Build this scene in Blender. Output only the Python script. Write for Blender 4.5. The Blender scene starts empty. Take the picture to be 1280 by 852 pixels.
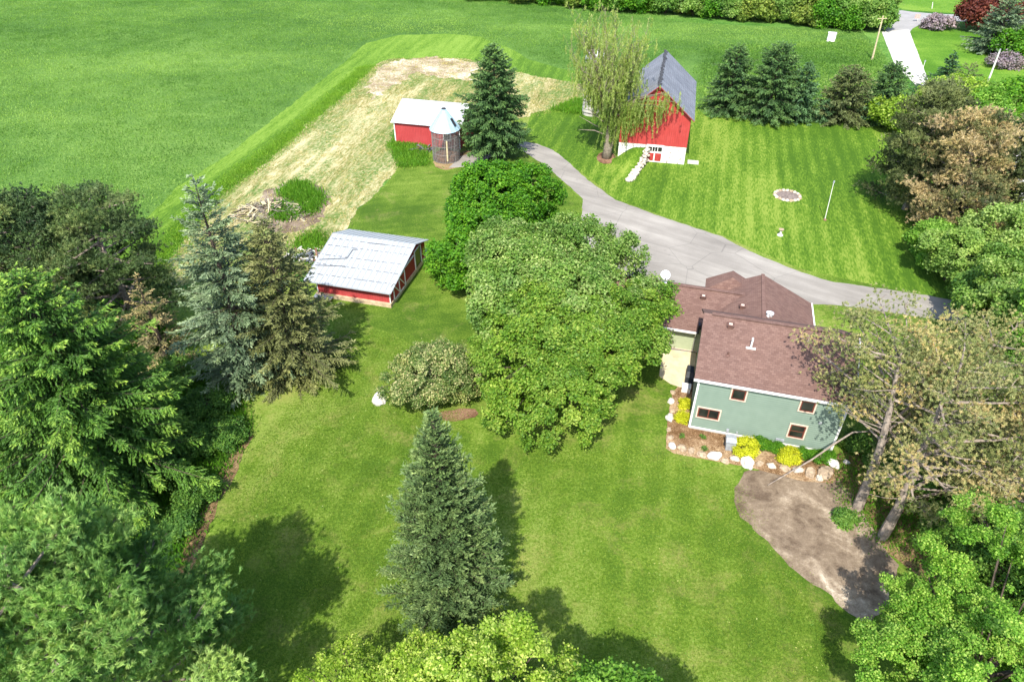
import bpy, bmesh, math, random
import numpy as np
from mathutils import Vector, noise, Matrix
R = math.radians
SC = bpy.context.scene
COL = SC.collection

# ------------------------------------------------------------------ camera, sky, sun, exposure
CAM_H = 38.0; PITCH = R(37.2); FPX = 853.0          # focal length in photo pixels (1280 wide)
cam = bpy.data.cameras.new('camera'); cam.sensor_width = 36.0; cam.lens = 36.0 * FPX / 1280.0
cam.clip_start = 0.5; cam.clip_end = 4000
camo = bpy.data.objects.new('camera', cam); COL.objects.link(camo)
camo.location = (0, 0, CAM_H); camo.rotation_euler = (R(90) - PITCH, 0, 0); SC.camera = camo
SUN_EL = R(52.7); SUN_AZ = R(14.4)                  # light travels towards azimuth SUN_AZ (from +Y to +X)
w = bpy.data.worlds.new('World'); SC.world = w; w.use_nodes = True
wn = w.node_tree.nodes; sky = wn.new('ShaderNodeTexSky'); sky.sky_type = 'NISHITA'; sky.sun_disc = False
sky.sun_elevation = SUN_EL; sky.sun_rotation = R(194.4); sky.dust_density = 1.2
w.node_tree.links.new(sky.outputs[0], wn['Background'].inputs[0]); wn['Background'].inputs[1].default_value = 0.15
sl = bpy.data.lights.new('sun', 'SUN'); sl.energy = 3.3; sl.angle = R(0.55); sl.color = (1.0, 0.95, 0.86)
so = bpy.data.objects.new('sun', sl); COL.objects.link(so); so.location = (-10, -40, 80)
so.rotation_euler = Vector((math.sin(SUN_AZ)*math.cos(SUN_EL), math.cos(SUN_AZ)*math.cos(SUN_EL), -math.sin(SUN_EL))).to_track_quat('-Z', 'Y').to_euler()
SC.view_settings.view_transform = 'Standard'; SC.view_settings.look = 'None'
SC.view_settings.exposure = 1.2; SC.view_settings.gamma = 1.0
SC.cycles.max_bounces = 6; SC.cycles.diffuse_bounces = 3; SC.cycles.transmission_bounces = 4; SC.cycles.transparent_max_bounces = 8

# ------------------------------------------------------------------ helpers
def at(px, py, z=0.0):
    """world point at height z seen at photo pixel (px, py): used to read real positions off the photo"""
    x = px - 640; y = 426 - py
    dx, dy, dz = x, FPX*math.cos(PITCH) + y*math.sin(PITCH), -FPX*math.sin(PITCH) + y*math.cos(PITCH)
    t = (z - CAM_H) / dz
    return Vector((dx*t, dy*t, z))
def under(px, py, z):
    p = at(px, py, z); p.z = 0; return p
def rise(base, top):
    """height of a vertical thing standing at pixel base whose top is at pixel top"""
    g = at(*base); x = top[0]-640; y = 426-top[1]
    dy = FPX*math.cos(PITCH) + y*math.sin(PITCH); dz = -FPX*math.sin(PITCH) + y*math.cos(PITCH)
    return CAM_H + dz*g.y/dy

def tag(o, label=None, cat=None, group=None, kind=None):
    if label: o['label'] = label
    if cat: o['category'] = cat
    if group: o['group'] = group
    if kind: o['kind'] = kind
    return o
def empty(name, loc, rz=0, label=None, cat=None, group=None):
    o = bpy.data.objects.new(name, None); COL.objects.link(o); o.location = loc; o.rotation_euler = (0, 0, rz)
    o.empty_display_size = 0.3
    return tag(o, label, cat, group)
def link(name, me, mat, parent=None):
    if mat is not None and not me.materials: me.materials.append(mat)
    o = bpy.data.objects.new(name, me); COL.objects.link(o)
    if parent is not None: o.parent = parent
    return o
def kids(o): return [c for c in COL.objects if c.parent == o]
def copy_tree(o, loc, rz, scale=1.0, label=None, group=None):
    c = o.copy(); COL.objects.link(c); c.location = loc; c.rotation_euler = (0, 0, rz); c.scale = (scale,)*3 if not isinstance(scale, tuple) else scale
    if label: c['label'] = label
    if group: c['group'] = group
    for ch in kids(o):
        d = ch.copy(); COL.objects.link(d); d.parent = c
        for g in kids(ch):
            e = g.copy(); COL.objects.link(e); e.parent = d
    return c

class MB:
    def __init__(s): s.v = []; s.f = []
    def add(s, vs, fs):
        n = len(s.v); s.v += [tuple(p) for p in vs]; s.f += [tuple(i+n for i in f) for f in fs]; return s
    def box(s, x0, y0, z0, x1, y1, z1):
        return s.add([(x0,y0,z0),(x1,y0,z0),(x1,y1,z0),(x0,y1,z0),(x0,y0,z1),(x1,y0,z1),(x1,y1,z1),(x0,y1,z1)],
                     [(3,2,1,0),(4,5,6,7),(0,1,5,4),(1,2,6,5),(2,3,7,6),(3,0,4,7)])
    def slab(s, pts, th):
        """polygon pts (ccw seen from outside) given thickness th inwards"""
        P = [Vector(p) for p in pts]; n = (P[1]-P[0]).cross(P[2]-P[0]).normalized(); k = len(P)
        Q = [p - n*th for p in P]
        fs = [tuple(range(k)), tuple(range(2*k-1, k-1, -1))] + [(i, k+i, k+(i+1)%k, (i+1)%k) for i in range(k)]
        return s.add(P+Q, fs)
    def bar(s, a, b, w, h, up=(0,0,1)):
        a = Vector(a); b = Vector(b); d = (b-a).normalized(); x = d.cross(Vector(up))
        if x.length < 1e-4: x = Vector((1,0,0))
        x.normalize(); y = x.cross(d); x = x*w/2; y = y*h/2
        return s.add([a-x-y,a+x-y,a+x+y,a-x+y,b-x-y,b+x-y,b+x+y,b-x+y], [(0,1,2,3),(7,6,5,4),(0,4,5,1),(1,5,6,2),(2,6,7,3),(3,7,4,0)])
    def tube(s, pts, rad, n=6, cap=True):
        pts = [Vector(p) for p in pts]
        if not hasattr(rad, '__len__'): rad = [rad]*len(pts)
        base = len(s.v); ref = None
        for i, p in enumerate(pts):
            d = (pts[min(i+1, len(pts)-1)] - pts[max(i-1, 0)])
            if d.length < 1e-6: d = Vector((0,0,1))
            d.normalize()
            if ref is None: ref = d.orthogonal().normalized()
            x = (ref - d*ref.dot(d))
            if x.length < 1e-4: x = d.orthogonal()
            x.normalize(); ref = x; y = d.cross(x)
            for k in range(n):
                a = 2*math.pi*k/n; s.v.append(tuple(p + (x*math.cos(a)+y*math.sin(a))*rad[i]))
        for i in range(len(pts)-1):
            for k in range(n):
                a = base+i*n+k; b = base+i*n+(k+1)%n; s.f.append((a, b, b+n, a+n))
        if cap: s.f.append(tuple(base+k for k in range(n-1,-1,-1))); s.f.append(tuple(base+(len(pts)-1)*n+k for k in range(n)))
        return s
    def lathe(s, prof, n=24, c=(0,0,0)):
        base = len(s.v)
        for r, z in prof:
            for k in range(n):
                a = 2*math.pi*k/n; s.v.append((c[0]+r*math.cos(a), c[1]+r*math.sin(a), c[2]+z))
        for i in range(len(prof)-1):
            for k in range(n):
                a = base+i*n+k; b = base+i*n+(k+1)%n; s.f.append((a,b,b+n,a+n))
        s.f.append(tuple(base+k for k in range(n-1,-1,-1))); s.f.append(tuple(base+(len(prof)-1)*n+k for k in range(n)))
        return s
    def mesh(s, name, smooth=False):
        me = bpy.data.meshes.new(name); me.from_pydata(s.v, [], s.f); me.update()
        if smooth: me.polygons.foreach_set('use_smooth', [True]*len(me.polygons))
        return me
    def build(s, name, mat, parent=None, smooth=False): return link(name, s.mesh(name, smooth), mat, parent)

# ------------------------------------------------------------------ materials
class NT:
    def __init__(s, name):
        s.m = bpy.data.materials.new(name); s.m.use_nodes = True; s.t = s.m.node_tree; s.n = s.t.nodes; s.b = s.n['Principled BSDF']; s.out = s.n['Material Output']
        s.co = s.n.new('ShaderNodeTexCoord')
    def new(s, ty, **kw):
        d = s.n.new(ty)
        for k, v in kw.items(): setattr(d, k, v)
        return d
    def L(s, a, b): s.t.links.new(a, b)
    def mapping(s, scale=(1,1,1), rot=(0,0,0), space='Object'):
        m = s.new('ShaderNodeMapping'); m.inputs['Rotation'].default_value = rot; s.L(s.co.outputs[space], m.inputs[0])
        k = s.new('ShaderNodeMapping'); k.inputs['Scale'].default_value = scale; s.L(m.outputs[0], k.inputs[0]); return k.outputs[0]
    def noise(s, scale, detail=4, rough=0.6, vec=None, dist=0.0):
        n = s.new('ShaderNodeTexNoise'); n.inputs['Scale'].default_value = scale; n.inputs['Detail'].default_value = detail
        n.inputs['Roughness'].default_value = rough; n.inputs['Distortion'].default_value = dist
        s.L(vec if vec is not None else s.co.outputs['Object'], n.inputs['Vector']); return n.outputs[0]
    def wave(s, scale, vec, dist=0.0, dscale=1.0, detail=2, direction='X', profile='SIN'):
        n = s.new('ShaderNodeTexWave', bands_direction=direction, wave_profile=profile); n.inputs['Scale'].default_value = scale
        n.inputs['Distortion'].default_value = dist; n.inputs['Detail'].default_value = detail; n.inputs['Detail Scale'].default_value = dscale
        s.L(vec, n.inputs['Vector']); return n.outputs[1]
    def ramp(s, fac, stops):
        r = s.new('ShaderNodeValToRGB'); e = r.color_ramp.elements
        while len(e) < len(stops): e.new(0.5)
        for i, (p, c) in enumerate(stops):
            e[i].position = p; e[i].color = (*c, 1) if len(c) == 3 else c
        s.L(fac, r.inputs[0]); return r.outputs[0]
    def fac(s, val, lo, hi):
        r = s.new('ShaderNodeMapRange'); r.inputs[1].default_value = lo; r.inputs[2].default_value = hi; r.clamp = True
        s.L(val, r.inputs[0]); return r.outputs[0]
    def mix(s, f, a, b, mode='MIX'):
        m = s.new('ShaderNodeMix', data_type='RGBA', blend_type=mode)
        for i, v in ((0, f), (6, a), (7, b)):
            if isinstance(v, (int, float)): m.inputs[i].default_value = v
            elif isinstance(v, tuple): m.inputs[i].default_value = (*v, 1)
            else: s.L(v, m.inputs[i])
        return m.outputs[2]
    def math(s, op, a, b=0.0):
        m = s.new('ShaderNodeMath', operation=op)
        for i, v in ((0, a), (1, b)):
            if isinstance(v, (int, float)): m.inputs[i].default_value = v
            else: s.L(v, m.inputs[i])
        return m.outputs[0]
    def bump(s, h, strength, dist=0.05):
        b = s.new('ShaderNodeBump'); b.inputs['Strength'].default_value = strength; b.inputs['Distance'].default_value = dist
        s.L(h, b.inputs['Height']); s.L(b.outputs[0], s.b.inputs['Normal']); return b
    def done(s, col, rough=0.8, spec=0.25, metal=0.0):
        if isinstance(col, tuple): s.b.inputs['Base Color'].default_value = (*col, 1)
        else: s.L(col, s.b.inputs['Base Color'])
        s.b.inputs['Roughness'].default_value = rough; s.b.inputs['Specular IOR Level'].default_value = spec; s.b.inputs['Metallic'].default_value = metal
        return s.m

def plain(name, c, rough=0.7, spec=0.3, var=0.25, scale=3.0, metal=0.0, bump=0.0):
    t = NT(name); n = t.noise(scale, 5); c2 = tuple(x*(1-var) for x in c); c3 = tuple(min(1, x*(1+var)) for x in c)
    if bump: t.bump(t.noise(scale*4, 6), bump, 0.03)
    return t.done(t.ramp(n, [(0.3, c2), (0.7, c3)]), rough, spec, metal)

def leafmat(name, stops, trans=0.3, rough=0.55, var=0.3):
    """foliage: colour of each leaf from its own tint, broken up by a slow noise; light passes through"""
    t = NT(name); a = t.new('ShaderNodeAttribute'); a.attribute_name = 'tint'
    c = t.ramp(a.outputs['Fac'], stops)
    n = t.noise(0.35, 3)
    c = t.mix(t.fac(n, 0.3, 0.7), c, t.mix(1.0, c, (1+var, 1+var*0.8, 1-var*0.3), 'MULTIPLY'))
    t.done(c, rough, 0.25)
    tr = t.new('ShaderNodeBsdfTranslucent'); t.L(t.mix(1.0, c, (1.25, 1.35, 0.7), 'MULTIPLY'), tr.inputs[0])
    mx = t.new('ShaderNodeMixShader'); mx.inputs[0].default_value = trans
    t.L(t.b.outputs[0], mx.inputs[1]); t.L(tr.outputs[0], mx.inputs[2]); t.L(mx.outputs[0], t.out.inputs[0])
    return t.m

def grassmat(name, dark, mid, light, stripe=None, patch=0.06, fine=9.0, bump=0.6, dry=None, dry_lo=0.6, dry_hi=0.75, aniso=(1,1,1), arot=0.0, lo=1.05, hi=1.47):
    """stripe = (period m, angle, strength)"""
    t = NT(name); v = t.mapping(aniso, (0, 0, arot))
    big = t.noise(patch, 4, 0.55, v); medn = t.noise(patch*9, 5, 0.65, v, 0.3); fn = t.noise(fine, 4, 0.75, v)
    f = t.math('ADD', t.math('MULTIPLY', big, 1.0), t.math('ADD', t.math('MULTIPLY', medn, 0.45), t.math('MULTIPLY', fn, 1.05)))
    f = t.fac(f, lo, hi)
    if stripe:
        period, ang, st = stripe[:3]
        wv = t.mapping((1,1,1), (0, 0, ang))
        wa = t.wave(0.31416/period, wv)
        wb = t.noise(1.1/period, 2, 0.6, t.mapping((1, 0.015, 1), (0, 0, ang)))
        ff = t.math('ADD', t.math('MULTIPLY', t.math('SUBTRACT', wa, 0.5), st), t.math('MULTIPLY', t.math('SUBTRACT', wb, 0.5), st*3.2))
        f = t.math('ADD', f, ff)
    c = t.ramp(f, [(0.12, dark), (0.5, mid), (0.9, light)])
    if dry:
        dn = t.noise(patch*5, 6, 0.7, v, 0.5); d2 = t.noise(fine*0.6, 4, 0.7)
        k = t.math('MULTIPLY', t.fac(dn, dry_lo, dry_hi), t.fac(d2, 0.3, 0.6))
        c = t.mix(k, c, dry)
    b = t.new('ShaderNodeBump'); b.inputs['Strength'].default_value = bump; b.inputs['Distance'].default_value = 0.12
    hh = t.math('ADD', t.noise(fine*1.3, 5, 0.8, v), t.math('MULTIPLY', t.noise(fine*0.3, 3, 0.6, v), 1.2)); t.L(hh, b.inputs['Height']); t.L(b.outputs[0], t.b.inputs['Normal'])
    return t.done(c, 0.9, 0.08)

_d = at(430,118)-at(272,246); DRY_A = -math.atan2(_d.y, _d.x)
M = {}
M['ground'] = grassmat('rough_grass', (.035,.10,.014), (.075,.185,.028), (.16,.27,.06), patch=.03, fine=3)
M['field'] = grassmat('crop_field', (.048,.112,.022), (.090,.182,.033), (.155,.262,.055), patch=.024, fine=3.0, bump=1.0, aniso=(.75,1.15,1), arot=R(8), lo=1.0, hi=1.52)
M['verge'] = grassmat('verge_grass', (.060,.135,.014), (.115,.220,.022), (.19,.300,.045), patch=.05, fine=3.5, bump=1.0, aniso=(.2,1.5,1), arot=DRY_A, stripe=(2.3, DRY_A+R(90), .10, 0))
M['lawn'] = grassmat('lawn_grass', (.062,.122,.012), (.115,.192,.020), (.20,.265,.052), stripe=(2.1, R(14), .15, 0), patch=.06, fine=5, dry=(.30,.27,.09), dry_lo=.50, dry_hi=.78)
M['side_lawn'] = grassmat('striped_lawn', (.050,.112,.010), (.098,.185,.016), (.205,.275,.045), stripe=(1.7, R(15.5), .20, 0), patch=.06, fine=5, aniso=(1,.22,1), arot=R(15.5), dry=(.30,.28,.08), dry_lo=.66, dry_hi=.9)
M['mid_lawn'] = grassmat('middle_lawn', (.050,.102,.011), (.094,.162,.017), (.165,.232,.038), stripe=(1.6, R(78), .10, 1.5), patch=.06, fine=6, dry=(.30,.26,.10), dry_lo=.55, dry_hi=.85)
M['far_lawn'] = grassmat('far_lawn', (.06,.15,.012), (.10,.215,.02), (.17,.28,.035), patch=.04, fine=3)
M['dry'] = grassmat('cut_dry_grass', (.12,.145,.03), (.32,.28,.12), (.56,.48,.27), patch=.07, fine=3, bump=1.0, dry=(.085,.165,.03), dry_lo=.40, dry_hi=.58, aniso=(.22,1.0,1), arot=DRY_A)
M['bare'] = grassmat('bare_straw', (.24,.18,.10), (.42,.34,.22), (.66,.58,.44), patch=.2, fine=3.5, bump=1.2, dry=(.10,.18,.03), dry_lo=.56, dry_hi=.66)
M['dirt'] = grassmat('bare_dirt', (.14,.105,.075), (.28,.225,.165), (.56,.48,.37), patch=.22, fine=4, bump=1.5)
def m_dirt():
    t = NT('bare_dirt'); a = t.noise(.28, 4, .6, None, 1.2); b = t.noise(2.2, 5, .7); f = t.noise(9, 4, .8)
    h = t.math('ADD', t.math('MULTIPLY', a, .9), t.math('ADD', t.math('MULTIPLY', b, .45), t.math('MULTIPLY', f, .28)))
    c = t.ramp(t.fac(h, .66, 1.08), [(0, (.115,.082,.056)), (.45, (.235,.18,.125)), (.72, (.36,.29,.21)), (1, (.60,.52,.41))])
    g = t.fac(t.noise(1.6, 5, .7), .68, .74); c = t.mix(t.math('MULTIPLY', g, .6), c, (.10,.14,.03))
    t.bump(h, .9, .15); return t.done(c, .95, .1)
M['dirt'] = m_dirt()
M['litter'] = grassmat('leaf_litter', (.07,.048,.025), (.22,.14,.07), (.36,.26,.13), patch=.15, fine=8, bump=1.0, dry=(.06,.14,.015), dry_lo=.55, dry_hi=.63)
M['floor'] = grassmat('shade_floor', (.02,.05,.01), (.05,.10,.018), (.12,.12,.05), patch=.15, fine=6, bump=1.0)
M['mulch'] = grassmat('wood_mulch', (.20,.11,.05), (.42,.27,.15), (.62,.46,.28), patch=.3, fine=12, bump=1.2)
M['red_mulch'] = grassmat('red_mulch', (.10,.05,.03), (.22,.12,.07), (.36,.22,.14), patch=.3, fine=10, bump=1.2)

def m_drive():
    t = NT('driveway_asphalt'); a = t.noise(.12, 5, .6); b = t.noise(11, 4, .8); lng = t.noise(.35, 4, .6, t.mapping((.25, 2.2, 1), (0, 0, R(35))))
    f = t.math('ADD', t.math('MULTIPLY', a, .5), t.math('ADD', t.math('MULTIPLY', b, .25), t.math('MULTIPLY', lng, .45)))
    c = t.ramp(t.fac(f, .38, .82), [(0, (.165,.150,.130)), (.5, (.265,.243,.212)), (1, (.40,.37,.325))])
    vo = t.new('ShaderNodeTexVoronoi', feature='DISTANCE_TO_EDGE'); vo.inputs['Scale'].default_value = .16
    t.L(t.noise(.8, 3), vo.inputs['Vector']) if False else t.L(t.mix(.12, t.co.outputs['Object'], t.new('ShaderNodeTexNoise').outputs[1], 'ADD'), vo.inputs['Vector'])
    c = t.mix(t.math('MULTIPLY', t.fac(vo.outputs[0], .007, .001), .42), c, (.09,.085,.08))
    st = t.fac(t.noise(.5, 3, .6), .66, .74); c = t.mix(t.math('MULTIPLY', st, .35), c, (.13,.12,.11))
    t.bump(b, .25, .02); return t.done(c, .85, .2)
M['drive'] = m_drive()
M['road'] = plain('road_asphalt', (.30,.29,.28), .9, .2, .12, .5)
M['concrete'] = plain('pale_concrete', (.50,.475,.43), .85, .2, .1, .6)
M['patio'] = plain('patio_concrete', (.58,.50,.33), .85, .2, .2, 1.2)

def m_shingle():
    t = NT('roof_shingles'); br = t.new('ShaderNodeTexBrick'); br.inputs['Scale'].default_value = 1.0
    for k, v in (('Color1', (.135,.080,.064,1)), ('Color2', (.185,.115,.092,1)), ('Mortar', (.12,.07,.06,1)), ('Mortar Size', .012), ('Brick Width', .32), ('Row Height', .15)): br.inputs[k].default_value = v
    t.L(t.mapping(), br.inputs['Vector']); n = t.noise(.5, 4); n2 = t.noise(14, 3)
    c = t.mix(t.fac(n2, .35, .7), br.outputs[0], t.mix(1.0, br.outputs[0], (1.22,1.2,1.2), 'MULTIPLY'))
    c = t.mix(t.fac(n, .35, .7), c, t.mix(1.0, c, (.87,.88,.90), 'MULTIPLY'))
    t.bump(br.outputs[1], .4, -.01); return t.done(c, .92, .15)
M['shingle'] = m_shingle()
def m_slate():
    t = NT('dark_shingles'); br = t.new('ShaderNodeTexBrick')
    for k, v in (('Color1', (.14,.15,.175,1)), ('Color2', (.20,.21,.24,1)), ('Mortar', (.06,.065,.08,1)), ('Mortar Size', .02), ('Brick Width', .6), ('Row Height', .3), ('Scale', 1.0)): br.inputs[k].default_value = v
    t.L(t.mapping(), br.inputs['Vector']); n = t.noise(.35, 5, .7)
    c = t.mix(t.fac(n, .35, .7), br.outputs[0], t.mix(1.0, br.outputs[0], (1.35,1.33,1.3), 'MULTIPLY')); t.bump(br.outputs[1], .5, -.02)
    return t.done(c, .85, .25)
M['slate'] = m_slate()
def m_metal(name, c, rust=None, rough=.45):
    t = NT(name); n = t.noise(.8, 5, .7, t.mapping((.4, 3, 1))); n2 = t.noise(6, 4, .8)
    c = t.ramp(n, [(.3, tuple(x*.82 for x in c)), (.7, c)])
    if rust: c = t.mix(t.math('MULTIPLY', t.fac(n2, .62, .72), .6), c, rust)
    return t.done(c, rough, .4, 0.0)
M['white_metal'] = m_metal('white_roof_metal', (.52,.52,.52))
M['old_metal'] = m_metal('weathered_roof_metal', (.40,.425,.445), (.42,.38,.34))
M['crib_metal'] = m_metal('galvanised_roof', (.36,.52,.60), (.25,.35,.40))
M['seam'] = plain('roof_seam', (.13,.14,.15), .7, .3, .2)
M['dark_seam'] = plain('dark_patch', (.05,.05,.055), .8)
def m_board(name, c, period=.28, axis='X', depth=.35, rough=.7):
    t = NT(name); rot = {'X': (0,0,0), 'Y': (0,0,R(90))}[axis]
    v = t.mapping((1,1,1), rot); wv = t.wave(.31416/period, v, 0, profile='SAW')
    grain = t.noise(2.5, 5, .7, t.mapping((3, 3, .3))); blot = t.noise(.5, 4)
    c1 = t.ramp(grain, [(.3, tuple(x*.78 for x in c)), (.72, tuple(min(1, x*1.15+.004) for x in c))])
    c1 = t.mix(t.math('MULTIPLY', t.fac(blot, .5, .75), .30), c1, tuple(min(1, x*1.2+.05) for x in c))
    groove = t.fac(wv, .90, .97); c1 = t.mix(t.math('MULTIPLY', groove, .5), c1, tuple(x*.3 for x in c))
    t.bump(wv, depth, -.03); return t.done(c1, rough, .25)
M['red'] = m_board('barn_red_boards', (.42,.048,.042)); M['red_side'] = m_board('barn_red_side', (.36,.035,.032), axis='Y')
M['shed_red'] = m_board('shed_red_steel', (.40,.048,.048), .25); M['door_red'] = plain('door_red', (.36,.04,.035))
def m_siding():
    t = NT('green_siding'); n = t.noise(1.2, 4); c = t.ramp(n, [(.3, (.165,.225,.178)), (.7, (.195,.258,.205))])
    wv = t.wave(.31416/.2, t.mapping(), direction='Z', profile='SAW'); g = t.fac(wv, .80, .95)  # dark line painted at each lap, in place of the boards' shadow lines
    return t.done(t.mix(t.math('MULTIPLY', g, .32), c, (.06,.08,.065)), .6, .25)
M['siding'] = m_siding()
M['siding_olive'] = plain('olive_siding', (.34,.38,.24), .6, .25, .07, 2)
M['trim'] = plain('white_trim', (.78,.76,.72), .5, .3, .05); M['tan_trim'] = plain('tan_trim', (.62,.50,.40), .6, .3, .05)
M['wood_frame'] = plain('brown_sash', (.17,.045,.030), .5); M['gutter_dark'] = plain('dark_gutter', (.03,.03,.035), .4)
def m_glass():
    t = NT('window_glass'); n = t.noise(.8, 1); return t.done(t.ramp(n, [(.35, (.012,.014,.012)), (.65, (.03,.034,.028))]), .12, .35)
M['glass'] = m_glass()
M['bark'] = plain('bark', (.085,.065,.05), .95, .1, .45, 5, bump=.6); M['pine_bark'] = plain('grey_pine_bark', (.27,.22,.18), .95, .1, .45, 4, bump=.6)
M['pale_bark'] = plain('pale_bark', (.42,.38,.31), .95, .1, .3, 5); M['pole'] = plain('pole_wood', (.50,.42,.26), .9, .1, .25, 3)
M['pole_white'] = plain('white_pole', (.72,.70,.64), .7, .2, .08); M['stone'] = plain('field_stone', (.52,.46,.38), .9, .2, .4, 1.6, bump=.5)
M['white_stone'] = plain('white_boulder', (.58,.55,.50), .9, .2, .12, 3, bump=.4); M['tan_stone'] = plain('tan_boulder', (.38,.29,.20), .9, .2, .45, 2.5, bump=.5)
def m_rubble():
    t = NT('whitewashed_rubble'); vo = t.new('ShaderNodeTexVoronoi', feature='DISTANCE_TO_EDGE'); vo.inputs['Scale'].default_value = 2.4; t.L(t.mapping((1,1,1.4)), vo.inputs['Vector'])
    n = t.noise(2.0, 4); c = t.ramp(n, [(.35, (.62,.56,.48)), (.62, (.82,.79,.74))]); n2 = t.noise(2.7, 2)
    c = t.mix(t.math('MULTIPLY', t.fac(n2, .60, .66), .8), c, (.20,.15,.13)); c = t.mix(t.math('MULTIPLY', t.fac(vo.outputs[0], .05, .01), .5), c, (.36,.32,.28)); t.bump(vo.outputs[0], .5, .05)
    return t.done(c, .9, .2)
M['rubble'] = m_rubble()
M['black'] = plain('black_cover', (.03,.033,.04), .6); M['grey'] = plain('grey_plastic', (.30,.32,.34), .5); M['steel'] = plain('steel_wire', (.19,.18,.17), .5, .5, .3)
M['dish'] = plain('dish_grey', (.66,.68,.70), .4); M['vent'] = plain('vent_brown', (.13,.07,.055), .7); M['rust'] = plain('rusty_brown', (.20,.11,.07), .9, .1, .5, 3)
M['silo'] = plain('silo_concrete', (.50,.47,.42), .9, .2, .15, 1.2)

LM = {
 'norway': leafmat('norway_spruce_needles', [(0, (.038,.098,.020)), (.5, (.082,.190,.028)), (1, (.28,.42,.07))], .15),
 'blue': leafmat('blue_spruce_needles', [(0, (.07,.118,.072)), (.5, (.155,.225,.132)), (1, (.36,.45,.29))], .12),
 'olive': leafmat('olive_spruce_needles', [(0, (.070,.088,.035)), (.5, (.165,.185,.072)), (1, (.34,.36,.16))], .12),
 'front': leafmat('front_spruce_needles', [(0, (.045,.088,.036)), (.5, (.102,.170,.062)), (1, (.25,.33,.135))], .12),
 'dark': leafmat('dark_spruce_needles', [(0, (0.029,0.072,0.029)), (.5, (0.064,0.136,0.045)), (1, (0.160,0.272,0.088))], .12),
 'teal': leafmat('teal_spruce_needles', [(0, (.030,.080,.036)), (.5, (.065,.145,.060)), (1, (.15,.265,.12))], .12),
 'brown': leafmat('browning_spruce_needles', [(0, (.045,.062,.026)), (.5, (.098,.128,.048)), (1, (.20,.235,.10))], .12),
 'whitepine': leafmat('white_pine_needles', [(0, (.075,.17,.045)), (.5, (.18,.33,.09)), (1, (.38,.52,.18))], .25),
 'darkpine': leafmat('dark_pine_needles', [(0, (.045,.085,.035)), (.5, (.095,.155,.055)), (1, (.20,.25,.095))], .15),
 'scots': leafmat('scots_pine_needles', [(0, (.11,.145,.055)), (.42, (.21,.245,.10)), (.62, (.30,.31,.14)), (.85, (.40,.36,.185)), (1, (.44,.345,.18))], .2),
 'deadpine': leafmat('dying_pine_needles', [(0, (.062,.085,.038)), (.42, (.16,.17,.075)), (.70, (.34,.28,.145)), (1, (.46,.36,.22))], .15),
 'maple': leafmat('maple_leaves', [(0, (.05,.13,.014)), (.5, (.125,.24,.026)), (1, (.29,.38,.075))], .35),
 'silver': leafmat('silver_maple_leaves', [(0, (.06,.14,.022)), (.5, (.13,.24,.045)), (1, (.31,.39,.15))], .3),
 'bright': leafmat('bright_leaves', [(0, (.025,.10,.006)), (.5, (.065,.20,.010)), (1, (.16,.33,.025))], .35),
 'lime': leafmat('lime_leaves', [(0, (.12,.225,.02)), (.5, (.24,.365,.04)), (1, (.50,.57,.17))], .4),
 'fresh': leafmat('fresh_leaves', [(0, (.05,.145,.014)), (.5, (.115,.265,.028)), (1, (.27,.44,.085))], .4),
 'corner': leafmat('corner_tree_leaves', [(0, (.065,.17,.018)), (.5, (.15,.32,.035)), (1, (.36,.50,.11))], .4),
 'locust': leafmat('feathery_leaves', [(0, (.08,.165,.03)), (.5, (.17,.29,.06)), (1, (.34,.45,.15))], .4),
 'hedge': leafmat('hedge_leaves', [(0, (0.040,0.115,0.021)), (.5, (0.098,0.207,0.034)), (1, (0.207,0.333,0.069))], .3),
 'yellowhedge': leafmat('yellow_hedge_leaves', [(0, (.07,.13,.018)), (.5, (.15,.22,.035)), (1, (.30,.34,.08))], .3),
 'cream': leafmat('cream_blossom_leaves', [(0, (.055,.11,.025)), (.55, (.13,.20,.055)), (.8, (.30,.33,.14)), (1, (.48,.45,.24))], .3),
 'willow': leafmat('willow_leaves', [(0, (.12,.19,.04)), (.5, (.23,.32,.075)), (1, (.41,.45,.19))], .4),
 'redleaf': leafmat('red_maple_leaves', [(0, (.05,.012,.012)), (.5, (.12,.03,.022)), (1, (.24,.08,.05))], .3),
 'lilac': leafmat('lilac_blossom', [(0, (.06,.11,.03)), (.4, (.20,.16,.20)), (1, (.42,.33,.44))], .3),
 'yellow': leafmat('yellow_leaves', [(0, (.22,.27,.01)), (.5, (.42,.45,.015)), (1, (.66,.66,.06))], .3),
 'blades': leafmat('grass_blades', [(0, (.045,.14,.010)), (.5, (.09,.23,.016)), (1, (.20,.33,.04))], .3),
 'crop': leafmat('crop_blades', [(0, (.050,.130,.022)), (.5, (.105,.225,.036)), (1, (.23,.36,.08))], .3),
 'turf': leafmat('turf_blades', [(0, (.05,.105,.010)), (.5, (.11,.20,.018)), (1, (.25,.32,.06))], .3),
 'clover': leafmat('clover_leaves', [(0, (.06,.15,.02)), (.6, (.14,.26,.04)), (1, (.50,.48,.22))], .3),
 'straw': leafmat('straw_blades', [(0, (.10,.16,.03)), (.5, (.32,.29,.12)), (1, (.55,.47,.26))], .3),
}

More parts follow.
